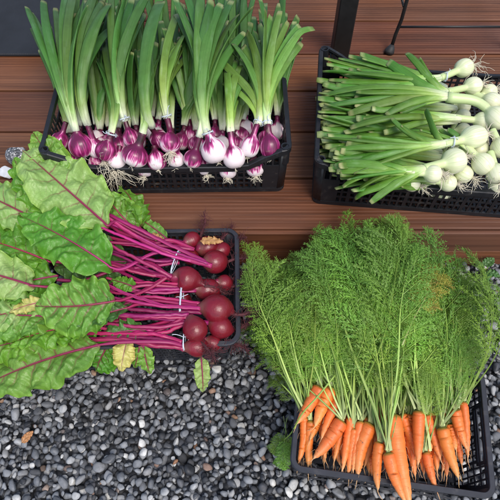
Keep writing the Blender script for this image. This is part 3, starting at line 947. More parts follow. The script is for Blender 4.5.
# a second layer of stems below
SUBL = [((440, 92), (318, 78)), ((440, 104), (314, 108)), ((440, 118), (312, 118)), ((438, 130), (316, 132)), ((430, 142), (312, 143)), ((430, 154), (314, 152)), ((420, 164), (318, 160)), ((410, 176), (326, 172)), ((420, 100), (312, 92)), ((430, 84), (330, 66)), ((425, 124), (312, 100)), ((425, 148), (311, 136)), ((415, 170), (316, 166)), ((420, 180), (340, 184))]
SL = ['along the back rim', 'under the thick curving stalk', 'left of the elongated onion, upper', 'level with the elongated onion', 'just below the elongated onion', 'behind the large round onion', 'above the front rim', 'against the front rim', 'reaching the left wall near the back corner', 'topmost by the back rim', 'crossing towards the back left', 'in the middle of the left wall', 'towards the front left corner', 'lowest by the front rim']
for i, ((bx, by), (tx, ty)) in enumerate(SUBL):
    b = np.array(P(bx + 16, by + 4, .235)); t = np.array(P(tx, ty, .282))
    root = empty('white_onion', b, 'buried white onion with leaves ' + SL[i], 'white onion', 'white onions in the crate')
    ax = wn(t - b)
    path, rad = bulb_path(b - ax * .03 - np.array((0, 0, .03)), ax, .02, b)
    mb = MB(); mb.tube(path, rad, n=18); mb.build('bulb', M['white_bulb'], root)
    for k in range(9):
        g = random.Random(1900 + i * 9 + k)
        mb = MB()
        tt = t + np.array((g.choice((g.uniform(.008, .03), g.uniform(.02, .13))), g.uniform(-.035, .035), g.uniform(-.03, .045)))
        onion_leaf(mb, b, ax + np.array((0, g.uniform(-.3, .3), g.uniform(0, .25))), tt, g.uniform(.017, .024), seed=2300 + i * 9 + k, sag=.005, flat=.5)
        mb.build('leaf', M['leaf_white'], root)
for (x, y_, z, r_, lab) in [(446, 77, .335, .011, 'dark thin string round the neck of the topmost white onion'), (453, 142, .334, .0125, 'thin string round the neck of the elongated white onion')]:
    ring_tie('twine_tie', np.array(P(x, y_, z)), (1, -.15, 0), r_, lab)

# ------------------------------------------------------------------ beetroots
def blade(mat, name, parent, base, tip, width, arch=.02, sidev=None, tilt=0., ruffle=.006, seed=0, fold=.0, bend=0., N=8, stalkw=.003, midvein=1., shape=.42, lobes=.05, vw=1.):
    g = np.random.default_rng(seed)
    ruffle = min(ruffle, width * .10); lobes = lobes * min(1, .3 + width / .1)
    base = np.asarray(base, float); tip = np.asarray(tip, float)
    L = np.linalg.norm(tip - base)
    ax = (tip - base) / L
    side = np.cross(ax, (0, 0, 1.)); side = wn(side)
    nor = np.cross(side, ax)
    side, nor = side * math.cos(tilt) + nor * math.sin(tilt), nor * math.cos(tilt) - side * math.sin(tilt)
    mid = (base + tip) / 2 + nor * arch * 1.3 + side * bend
    nu, nv = (150, 81) if width > .05 else (70, 41)
    s = np.linspace(0, 1, nu); v = np.linspace(-1, 1, nv)
    S, V = np.meshgrid(s, v, indexing='ij')
    Cv = (1 - S[..., None]) ** 2 * base + 2 * (1 - S[..., None]) * S[..., None] * mid + S[..., None] ** 2 * tip
    # width profile: broad, widest below the middle
    pk = shape
    e = math.log(.5) / math.log(pk)
    Wp = np.sin(np.pi * np.clip(S, 0, 1) ** e) ** .62
    Wp = np.clip(Wp, 0, 1) * np.interp(S, [0, .05, .15, 1], [.55, .6, 1, 1])
    edge = 1 + lobes * (snoise(S * 3, np.sign(V) * 2.3, seed + 3, 1.0, 3)) + lobes * .25 * np.sin(S * 2 * np.pi * 9 + 3 * snoise(S * 2, np.sign(V), seed + 5, 1.) + seed)
    A = np.abs(V)
    hw = width / 2 * Wp * edge
    X = V * hw
    # side veins
    slope = .55
    ph = S - slope * (A * hw / L) * (1 + .25 * A)
    jit = .16 * snoise(S * 2 + np.sign(V) * 3.1, A * .8, seed + 9, 1.0, 2)
    q = ph * N + .5 * (V > 0) + jit
    dist = np.abs(q - np.round(q)) / N * L
    vwid = .0012 * vw * (1.05 - .75 * A)
    vein = np.exp(-(dist / vwid) ** 2) * .82 * np.clip(1.12 - A * 1.1, 0, 1) * (ph > .03) * (ph < .93)
    # finer branches
    q2 = (S + .9 * A * hw / L) * N * 2.2 + jit * 3
    d2 = np.abs(q2 - np.round(q2)) / (N * 2.2) * L
    vein = np.maximum(vein, .38 * np.exp(-(d2 / .0006) ** 2) * np.clip(1. - A * 1.1, 0, 1))
    mw = .0026 * vw * (1 - .8 * S)
    vein = np.maximum(vein, np.exp(-(X / (mw + 1e-5)) ** 2) * midvein)
    # height
    puck = (1 - np.cos(2 * np.pi * q)) * .5
    Zo = .0062 * min(1, width / .09) * puck * np.sin(np.pi * np.clip(A * 1.05, 0, 1)) ** .7
    Zo += fold * A * hw
    ruf = np.sin(S * 2 * np.pi * g.uniform(3.2, 4.6) + g.uniform(0, 6) + np.sign(V) * 1.2) + .8 * np.sin(S * 2 * np.pi * g.uniform(7, 9.5) + g.uniform(0, 6)) * A
    Zo += ruffle * ruf * A ** 1.7 * Wp
    Zo += .0045 * min(1, width / .08) * snoise(S * L * 30, X * 30, seed + 31, 1.0, 3) * np.clip(A * 3, 0, 1)
    Zo += .013 * snoise(S * L * 8, X * 8, seed + 21, 1.0, 2) * np.clip(A * 1.6, 0, 1) * (width / .1)
    Xl = X * (1 + .04 * np.sin(S * 30 + V * 4))
    P_ = Cv + Xl[..., None] * side + Zo[..., None] * nor + (ruffle * .4 * np.sin(S * 40) * A ** 2)[..., None] * ax
    me = bpy.data.meshes.new(name)
    off = np.array(parent.location)
    idx = np.arange(nu * nv).reshape(nu, nv)
    F = np.stack([idx[:-1, :-1], idx[1:, :-1], idx[1:, 1:], idx[:-1, 1:]], -1).reshape(-1, 4)
    me.from_pydata((P_.reshape(-1, 3) - off).tolist(), [], F.tolist())
    me.polygons.foreach_set('use_smooth', [True] * len(F))
    for nm, arr in (('t', S), ('u', A), ('vein', np.clip(vein, 0, 1))):
        a = me.attributes.new(nm, 'FLOAT', 'POINT'); a.data.foreach_set('value', arr.reshape(-1).astype(np.float32))
    me.materials.append(M[mat]); me.update()
    o = bpy.data.objects.new(name, me); COL.objects.link(o); o.parent = parent
    # midrib points, slightly above the blade
    mids = P_[::(nu // 16), nv // 2] + nor * .0012
    return o, mids

BEETS = [
 # px, py, z, r mm, neck(px,py,z), label
 ((192, 240, .178, 20), (182, 244, .19), 'beetroot in the top left of the cluster with dark crown, half under stalks'),
 ((207, 247, .172, 25), (192, 250, .19), 'dull red beetroot behind the dried leaf fragment'),
 ((215, 262, .182, 27), (198, 264, .20), 'beetroot right of the thick top stalks, hairy roots touching the right rim'),
 ((186, 279, .198, 29), (166, 275, .205), 'large smooth shiny beetroot in front of the first white string'),
 ((209, 290, .168, 27), (190, 288, .185), 'dim rough beetroot with hairy taproot in the middle of the cluster'),
 ((217, 309, .196, 30), (196, 306, .20), 'largest upright beetroot with brownish shoulders, right of the crossed string'),
 ((220, 327, .178, 24), (206, 322, .19), 'bright crimson beetroot below the largest one at the right rim'),
 ((195, 329, .198, 26), (188, 312, .205), 'matt round beetroot at the front of the cluster'),
 ((197, 347, .178, 21), (180, 345, .19), 'small dark beetroot resting on the front rim above the hanging leaf'),
 ((190, 256, .165, 20), (178, 258, .185), 'beetroot hidden under the thick top stalks'),
 ((222, 250, .162, 19), (210, 254, .18), 'small dark beetroot in the top right corner of the beet crate'),
 ((224, 283, .165, 19), (212, 284, .18), 'small shaded beetroot against the right wall, above the largest one'),
 ((213, 343, .160, 18), (200, 340, .175), 'small dark beetroot in the lower right corner of the beet crate'),
 ((182, 300, .160, 18), (170, 300, .175), 'dark beetroot deep under the crossed string'),
]
beet_roots = []
for i, (bb, nk, lab) in enumerate(BEETS):
    c = np.array(P(*bb[:3])); r = bb[3] / 1000. * 1.03
    neck = np.array(P(*nk))
    ax = wn(neck - c)
    tapd = -ax
    root = empty('beetroot', (c[0], c[1], c[2] - r), lab, 'beetroot', 'beetroots in the crate')
    pos = np.array([-1.15, -1.05, -.93, -.8, -.6, -.3, 0, .3, .58, .8, .95, 1.05]) * r
    rd = np.array([.07, .16, .34, .55, .80, .97, 1.0, .94, .78, .55, .36, .28]) * r
    base = c[None] + pos[:, None] * ax
    path = catmull(list(base), 30); rad = np.interp(np.linspace(0, 11, 30), np.arange(12), rd)
    rad = rad * (1 + .05 * snoise(np.linspace(0, 1, 30) * 2, np.full(30, i * .7), 40 + i, 1., 2)); path = path + np.linspace(-1, 1, 30)[:, None] ** 2 * np.random.default_rng(i).normal(0, .004, 3)
    path = c + (path - c) * (1 + .12 * np.random.default_rng(i + 5).random()); rad = rad * (.90 + .08 * np.random.default_rng(i + 8).random())
    mb = MB(); mb.tube(path, rad, n=32)
    mb.build('bulb', M['beet'], root)
    g = np.random.default_rng(70 + i)
    mb = MB()
    td = {0: (0, 1, .5), 1: (.3, .8, .4), 2: (1, .4, .1), 3: (1, -.1, -.1), 4: (1, .7, .2), 5: (1, -.15, 0), 6: (1, .1, 0), 7: (1, -.5, -.1), 8: (1, .1, .1), 9: (1, 0, 0), 10: (.6, .8, .3), 11: (1, .3, .2), 12: (1, -.3, .1), 13: (1, 0, 0)}[i]
    d = wn(np.array(td) * .7 - ax * .5)
    p = path[0]
    pts = [p - d * .004]
    for k in range(6):
        d = wn(d + g.normal(0, .22, 3)); p = p + d * .010; pts.append(p)
    tp = catmull(pts, 16)
    mb.tube(tp, np.linspace(.0035, .0007, 16), n=8)
    for k in (0, 2, 4, 6, 8, 10, 12):
        hairs(mb, tp[k], d, 11, .030, .0005, .8, .45, seed=i * 20 + k)
    mb.build('taproot', M['root_beet'], root)
    beet_roots.append((root, neck, ax))

# leaves: (beet index, waypoints of the stalk [(px,py,z)..], blade base, blade tip, width, material, options)
LV = [
 # big pale leaf, top
 (0, [(150, 238, .20), (118, 222, .235)], (108, 226, .245), (22, 150, .285), .150, 'bl_pale', dict(arch=.012, ruffle=.006, N=7, lobes=.04, bend=-.004, vw=1.5)),
 # bright crinkled leaf centre
 (2, [(160, 252, .21), (125, 268, .225)], (112, 268, .24), (20, 216, .262), .118, 'bl_bright', dict(arch=.022, ruffle=.009, N=7, tilt=-.12, vw=1.0, lobes=.06)),
 # pale leaf left
 (1, [(155, 245, .20), (90, 240, .21)], (44, 224, .228), (-34, 186, .235), .105, 'bl_pale', dict(arch=.01, ruffle=.007, N=7, vw=1.4)),
 # pale leaf, left edge
 (3, [(140, 262, .205), (70, 285, .21)], (34, 286, .232), (-48, 264, .225), .10, 'bl_pale', dict(arch=.01, ruffle=.006, N=6, vw=1.5)),
 # mid leaf with curved midrib
 (3, [(150, 288, .205), (125, 299, .222)], (116, 301, .234), (36, 306, .24), .128, 'bl_mid', dict(arch=.012, ruffle=.008, N=7, bend=-.020, vw=1.5, lobes=.05)),
 # lowest large leaf over gravel
 (8, [(165, 342, .205), (125, 342, .213)], (100, 345, .214), (-24, 390, .16), .122, 'bl_mid', dict(arch=.014, ruffle=.008, N=8, vw=1.7, bend=.012)),
 # crinkled clump between
 (7, [(150, 318, .19), (110, 322, .19)], (104, 328, .180), (20, 350, .165), .11, 'bl_bright', dict(arch=.02, ruffle=.015, N=7, tilt=.2, lobes=.1)),
 (7, [(150, 326, .18), (115, 330, .18)], (92, 326, .205), (10, 344, .205), .085, 'bl_bright', dict(arch=.02, ruffle=.016, N=7, tilt=-.25, lobes=.1)),
 (6, [(150, 315, .18), (100, 315, .18)], (60, 318, .205), (-30, 318, .20), .105, 'bl_mid', dict(arch=.02, ruffle=.014, N=7, lobes=.08)),
 (6, [(150, 318, .185), (100, 320, .185)], (70, 334, .19), (-20, 352, .17), .10, 'bl_bright', dict(arch=.02, ruffle=.014, N=7, lobes=.08)),
 # dark narrow leaf
 (5, [(165, 306, .20), (140, 304, .205)], (128, 308, .218), (74, 326, .222), .052, 'bl_dark', dict(arch=.01, ruffle=.007, N=6, fold=.35)),
 # folded green leaf right of big pale
 (1, [(170, 240, .195), (150, 244, .20)], (138, 232, .20), (104, 192, .235), .075, 'bl_mid', dict(arch=.022, ruffle=.010, N=5, tilt=.55, fold=-.4)),
 (1, [(175, 246, .19), (150, 246, .19)], (140, 228, .20), (120, 186, .225), .062, 'bl_bright', dict(arch=.02, ruffle=.010, N=5, tilt=-.7, fold=.3)),
 (0, [(170, 240, .185), (160, 240, .185)], (168, 240, .185), (138, 218, .19), .030, 'bl_mid', dict(arch=.01, ruffle=.006, N=4)),
 # small leaf behind, top, with a hole
 (0, [(120, 232, .20), (80, 190, .22)], (66, 178, .255), (34, 134, .28), .080, 'bl_mid', dict(arch=.02, ruffle=.012, N=5, lobes=.06, tilt=.2)),
 # filler bright leaves upper left
 (1, [(120, 240, .19), (60, 220, .20)], (48, 215, .235), (14, 158, .262), .07, 'bl_bright', dict(arch=.02, ruffle=.012, N=6, tilt=.4)),
 (4, [(140, 270, .19), (60, 262, .19)], (50, 262, .205), (-30, 236, .215), .10, 'bl_bright', dict(arch=.02, ruffle=.010, N=6)),
 (4, [(140, 285, .19), (60, 280, .19)], (58, 276, .20), (-26, 300, .20), .12, 'bl_bright', dict(arch=.02, ruffle=.012, N=6)),
 (4, [(150, 285, .19), (80, 250, .19)], (60, 240, .20), (-40, 215, .20), .11, 'bl_bright', dict(arch=.02, ruffle=.012, N=6)),
 # pale, lower left
 (6, [(150, 318, .18), (80, 310, .18)], (46, 308, .208), (-30, 322, .21), .080, 'bl_pale', dict(arch=.01, ruffle=.010, N=6)),
 # yellow leaf end
 (3, [(120, 300, .20), (60, 300, .205)], (44, 302, .225), (10, 312, .222), .034, 'bl_yellow', dict(arch=.008, ruffle=.008, N=4)),
 (9, [(150, 262, .185), (140, 262, .185)], (128, 262, .186), (56, 266, .18), .13, 'bl_dark', dict(arch=.01, ruffle=.01, N=6)),
 # yellow hanging leaf
 (8, [(165, 346, .19), (140, 344, .19)], (128, 338, .188), (121, 371, .165), .046, 'bl_yellow', dict(arch=.008, ruffle=.004, N=4, shape=.5, lobes=.03)),
 (8, [(170, 347, .185), (150, 345, .185)], (143, 343, .182), (150, 374, .13), .036, 'bl_mid', dict(arch=.006, ruffle=.005, N=4, tilt=-.3)),
 (8, [(172, 347, .183), (155, 346, .18)], (140, 346, .18), (135, 368, .14), .030, 'bl_bright', dict(arch=.006, ruffle=.005, N=4, tilt=.3)),
 (7, [(150, 334, .185), (120, 338, .185)], (112, 340, .165), (96, 372, .12), .085, 'bl_bright', dict(arch=.012, ruffle=.012, N=5, lobes=.1)),
 (7, [(160, 330, .185), (150, 330, .19)], (146, 330, .19), (100, 336, .19), .05, 'bl_dark', dict(arch=.01, ruffle=.008, N=5)),
 # leaf hanging off the front rim below the small beet
 (8, [(198, 352, .17), (200, 355, .17)], (201, 356, .166), (203, 392, .08), .034, 'bl_pale', dict(arch=.006, ruffle=.005, N=5, tilt=.3, vw=.8)),
 (4, [(150, 285, .205), (130, 288, .21)], (136, 288, .21), (112, 280, .212), .034, 'bl_bright', dict(arch=.006, ruffle=.005, N=4)),
 (5, [(150, 300, .195), (125, 304, .195)], (132, 302, .198), (96, 318, .19), .045, 'bl_dark', dict(arch=.006, ruffle=.006, N=4)),
]
for i, (bi, way, b, t, w, mt, opt) in enumerate(LV):
    root, neck, ax = beet_roots[bi]
    o, mids = blade(mt, 'leaf_blade', root, P(*b), P(*t), w, seed=40 + i, **opt)
    g = random.Random(i)
    pts = [neck - ax * .006] + [np.array(P(*q)) for q in way] + [mids[0]] + list(mids[1:-2:2])
    path = catmull(pts, 60)
    nseg = len(pts) - 1
    fr = (len(way) + 1) / nseg
    s = np.linspace(0, 1, 60)
    rw = np.interp(s, [0, .1, fr * .8, fr, 1], [.0050, .0042, .0036, .0020 if w > .06 else .0012, .0004])
    if mt in ('bl_yellow',): rw *= .7
    mb = MB(); mb.tube(path, rw, n=10, flat=.8)
    mb.build('leaf_stalk', M['stalk'], root)
# more bare stalks in the bunches (their blades lie buried in the heap)
ST = [
 (2, (212, 266, .202), [(170, 252, .218), (130, 232, .232)], (96, 210, .238), 5.2), (2, (208, 264, .206), [(165, 247, .22), (128, 228, .236)], (90, 216, .24), 4.6),
 (2, (206, 262, .2), [(160, 243, .212), (125, 226, .226)], (100, 210, .232), 4.2), (0, (200, 262, .2), [(165, 256, .222), (128, 240, .236)], (98, 226, .238), 5.0),
 (3, (172, 277, .21), [(150, 262, .222), (125, 250, .23)], (100, 238, .236), 5.6), (3, (172, 276, .206), [(145, 270, .216), (120, 262, .224)], (96, 256, .225), 5.4),
 (3, (170, 278, .2), [(145, 274, .21), (120, 266, .215)], (98, 262, .22), 4.6), (3, (174, 279, .2), [(145, 268, .206), (118, 256, .212)], (90, 252, .215), 4.0),
 (1, (196, 255, .19), [(160, 250, .2), (135, 246, .2)], (104, 240, .205), 4.2), (0, (184, 243, .19), [(165, 240, .192), (150, 240, .19)], (130, 238, .19), 3.0),
 (4, (194, 288, .19), [(165, 290, .2), (135, 290, .205)], (100, 282, .21), 4.4), (4, (196, 291, .185), [(160, 296, .195), (130, 292, .2)], (100, 290, .2), 4.2),
 (4, (192, 286, .192), [(160, 284, .204), (130, 284, .206)], (104, 278, .21), 3.8),
 (5, (200, 308, .205), [(165, 303, .215), (130, 292, .222)], (96, 280, .225), 4.8), (5, (200, 307, .2), [(165, 308, .21), (130, 302, .215)], (92, 292, .22), 4.6),
 (5, (202, 312, .196), [(165, 312, .204), (130, 308, .208)], (90, 302, .21), 4.4), (5, (200, 304, .198), [(160, 298, .205), (130, 296, .21)], (100, 290, .21), 4.4),
 (7, (188, 314, .205), [(165, 310, .21), (130, 308, .21)], (95, 304, .21), 4.4), (7, (188, 318, .2), [(160, 320, .205), (125, 318, .205)], (84, 312, .205), 4.8),
 (7, (190, 322, .195), [(160, 326, .2), (125, 326, .2)], (80, 322, .2), 4.6), (7, (186, 324, .19), [(160, 332, .195), (125, 331, .196)], (78, 330, .195), 4.2),
 (8, (184, 346, .192), [(155, 340, .2), (125, 338, .2)], (80, 340, .195), 5.0), (8, (184, 348, .188), [(155, 346, .192), (125, 341, .194)], (90, 342, .19), 4.4),
 (8, (182, 342, .19), [(155, 336, .196), (125, 333, .196)], (90, 330, .195), 4.0), (6, (205, 322, .19), [(170, 318, .195), (140, 314, .195)], (100, 312, .195), 4.0),
 (9, (182, 258, .19), [(160, 262, .2), (130, 258, .2)], (100, 250, .205), 4.2), (9, (180, 262, .185), [(150, 268, .19), (125, 272, .19)], (100, 272, .19), 4.2),
]
for i, (bi, a, way, e, wd) in enumerate(ST):
    root = beet_roots[bi][0]
    path = catmull([np.array(P(*a))] + [np.array(P(*q)) for q in way] + [np.array(P(*e))], 40)
    path += np.cumsum(np.random.default_rng(i).normal(0, .0005, path.shape), axis=0); path += np.sin(np.linspace(0, 3.1, 40))[:, None] * np.random.default_rng(i + 9).normal(0, .004, 3); wd *= random.Random(i).uniform(.7, 1.12)
    mb = MB(); mb.tube(path, np.interp(np.linspace(0, 1, 40), [0, .06, .5, 1], [1.15, 1., .95, .8]) * wd / 1000. * 1.02, n=10, flat=.75, t1=.6)
    mb.build('leaf_stalk', M['stalk'], root)
ring_tie('twine_tie', np.array(P(175, 262, .205)), (1, -.25, 0), .030, 'white string round the upper beet stalks beside the large shiny beetroot', turns=2, flat=.4)
ring_tie('twine_tie', np.array(P(181, 300, .195)), (1, 0, 0), .036, 'crossed white string round the middle beet stalks', turns=3, flat=.34)
ring_tie('twine_tie', np.array(P(184, 340, .186)), (1, 0, 0), .022, 'white string round the lowest beet stalks near the front rim', turns=2, flat=.6)

# dried leaf fragment on the beets
def small_leaf(name, base, tip, w, mat, label, cat, seed=0, group=None, **kw):
    root = empty(name, base, label, cat, group)
    blade(mat, 'leaf_blade', root, base, tip, w, seed=seed, **kw)
    return root
mdl = mat_leaf('dried_beet_leaf', (.42, .20, .07), (.5, .28, .11), (.3, .14, .05), (.4, .2, .08), .1)
M['bl_dry'] = mdl
small_leaf('dried_leaf', P(200, 241, .212), P(223, 241, .214), .020, 'bl_dry', 'crumpled orange-brown dry leaf fragment lying on the beetroots', 'dry leaf', 5, ruffle=.004, lobes=.06, arch=.004, N=3)
small_leaf('dried_leaf', P(22, 443, .012), P(33, 431, .016), .018, 'bl_dry', 'orange dry leaf on the gravel at the lower left', 'dry leaf', 9, ruffle=.001, lobes=.04, arch=.004, N=3)
small_leaf('dried_leaf', P(150, 234, .20), P(165, 243, .19), .018, 'bl_dry', 'curled brown leaf edge by the back rim of the beet crate', 'dry leaf', 13, ruffle=.004, lobes=.05, arch=.004, N=3)

# ------------------------------------------------------------------ carrots
REACH = {}
def frond_mesh(seed, dense=1., lf=1.):
    g = random.Random(seed)
    V = []; F = []; T = []
    def prism(p, q, r0, r1, t0, t1):
        p, q = np.array(p), np.array(q)
        d = wn(q - p); s = wn(np.cross(d, (0, 0, 1.)) + 1e-6); u_ = np.cross(s, d)
        b = len(V)
        for (c, r, t) in ((p, r0, t0), (q, r1, t1)):
            for k in range(3):
                a = k * 2.0944
                V.append(c + (s * math.cos(a) + u_ * math.sin(a)) * r); T.append(t)
        for k in range(3):
            l = (k + 1) % 3
            F.append((b + k, b + l, b + 3 + l, b + 3 + k))
    def ribbon(p, q, w0, w1, t, tw=0.):
        d = q - p
        s = wn(np.cross(d, (0, 0, 1.))); s = s * math.cos(tw) + np.array((0, 0, 1.)) * math.sin(tw)
        b = len(V)
        m_ = p + d * .45
        V.extend([p - s * w0, m_ - s * w1, q, m_ + s * w1]); T.extend([t, t, t + .08, t])
        F.append((b, b + 1, b + 2, b + 3))
    L = 1.0 * .40
    start = g.uniform(.28, .48)
    npair = g.randint(8, 10)
    lat = g.uniform(-.10, .10)
    def rac(s):       # flat rachis with a little wander
        return np.array((lat * L * s * s + .004 * math.sin(s * 9 + seed), s * L, 0))
    n = 16
    for i in range(n):
        s0, s1 = i / n, (i + 1) / n
        r0 = .0027 * (1 - .82 * s0); r1 = .0027 * (1 - .82 * s1)
        prism(rac(s0), rac(s1), r0, r1, s0 * .55, s1 * .55)
    def pinna(origin, ang, plen, depth, zt):
        d = np.array((math.cos(ang), math.sin(ang), zt))
        k = 5
        bendy = g.uniform(-.25, .25) + (.35 if math.cos(ang) > 0 else -.35) * .5
        def pc(s):
            a = ang + bendy * s
            return origin + np.array((math.cos(a), math.sin(a), zt - .35 * s * s)) * plen * s
        for i in range(k):
            prism(pc(i / k), pc((i + 1) / k), .0007 * (1 - .13 * i), .0007 * (1 - .13 * (i + 1)), .5, .52)
        m = max(4, int(plen / .0092 * dense))
        for i in range(m):
            s = (i + .7) / m
            o_ = pc(s); lp = plen * .36 * (1 - .72 * s) * g.uniform(.8, 1.2) + .005
            a0 = ang + bendy * s
            for sg in (-1, 1):
                a = a0 + sg * g.uniform(.5, .78)
                dd = np.array((math.cos(a), math.sin(a), zt * .5 + g.uniform(-.35, .35)))
                e = o_ + dd * lp
                ribbon(o_, e, .0005, .0007, .6)
                mm_ = max(2, int(lp / .0058))
                for j in range(mm_):
                    sj = (j + .6) / mm_
                    ob = o_ + dd * lp * sj
                    for s2 in (-1, 1):
                        a2 = a + s2 * g.uniform(.35, .6)
                        ll = lf * g.uniform(.0060, .0105) * (1.1 - .4 * sj)
                        ribbon(ob, ob + np.array((math.cos(a2), math.sin(a2), g.uniform(-.5, .5))) * ll, .0003, .00082 * lf, .75, g.uniform(-.7, .7))
            # terminal
        ribbon(pc(.95), pc(1.) + (pc(1.) - pc(.9)) * .4, .0003, .0008, .8)
    for i in range(npair):
        f = i / (npair - 1)
        s = start + (1 - start) * (f ** .85) * .97
        pl = L * g.uniform(.20, .28) * (math.sin(math.pi * min(1, .24 + f * .80)) ** .8) * g.uniform(.85, 1.15) + .010
        for sg in (-1, 1):
            if i == npair - 1 and sg == 1: continue
            ang = math.pi / 2 - sg * (R(44) - R(22) * f + g.uniform(-.12, .12))
            pinna(rac(s + g.uniform(-.01, .01)), ang, pl, 0, g.uniform(-.15, .35))
    pinna(rac(.98), math.pi / 2, .03, 0, 0)
    V = np.array(V)
    # bend the whole frond in an arch
    up0 = g.uniform(.35, .85); k1 = g.uniform(.8, 1.6)
    yy = np.clip(V[:, 1], -.05, None)
    ss = yy / L
    N = 200
    sg_ = np.linspace(-.1, 1.4, N)
    angs = up0 - k1 * np.clip(sg_, 0, None) ** 1.2
    cy = np.concatenate([[0], np.cumsum(np.cos(angs[:-1]) * (sg_[1] - sg_[0]) * L)])
    cz = np.concatenate([[0], np.cumsum(np.sin(angs[:-1]) * (sg_[1] - sg_[0]) * L)])
    z0 = np.interp(0, sg_, cz); y0 = np.interp(0, sg_, cy)
    a = np.interp(ss, sg_, angs)
    Y = np.interp(ss, sg_, cy) - y0 - np.sin(a) * V[:, 2]
    Z = np.interp(ss, sg_, cz) - z0 + np.cos(a) * V[:, 2]
    dist = np.abs(V[:, 0])
    V2 = np.stack([V[:, 0], Y, Z - 1.2 * dist ** 2 * 3], 1)
    me = bpy.data.meshes.new('leaf'); REACH[me.name] = float(V2[:, 1].max())
    me.from_pydata(V2.tolist(), [], F)
    at = me.attributes.new('t', 'FLOAT', 'POINT'); at.data.foreach_set('value', np.array(T, np.float32))
    me.materials.append(M['frond']); me.update()
    return me
FR = [frond_mesh(s) for s in range(18)]
SPR = frond_mesh(77, .6, 2.0)
FRY = FR[3].copy(); FRY.materials.clear(); FRY.materials.append(M['frond_yellow'])

def put_frond(parent, origin, az, scale, pitch=0., roll=0., mesh=None, name='leaf'):
    me = mesh or FR[random.randrange(len(FR))]
    o = bpy.data.objects.new(name, me); COL.objects.link(o)
    o.parent = parent
    m = Matrix.Rotation(az, 4, 'Z') @ Matrix.Rotation(pitch, 4, 'X') @ Matrix.Rotation(roll, 4, 'Y')
    off = Vector(origin) - parent.location
    mat = Matrix.Translation(off) @ m @ Matrix.Scale(scale, 4)
    o.matrix_local = mat
    return o

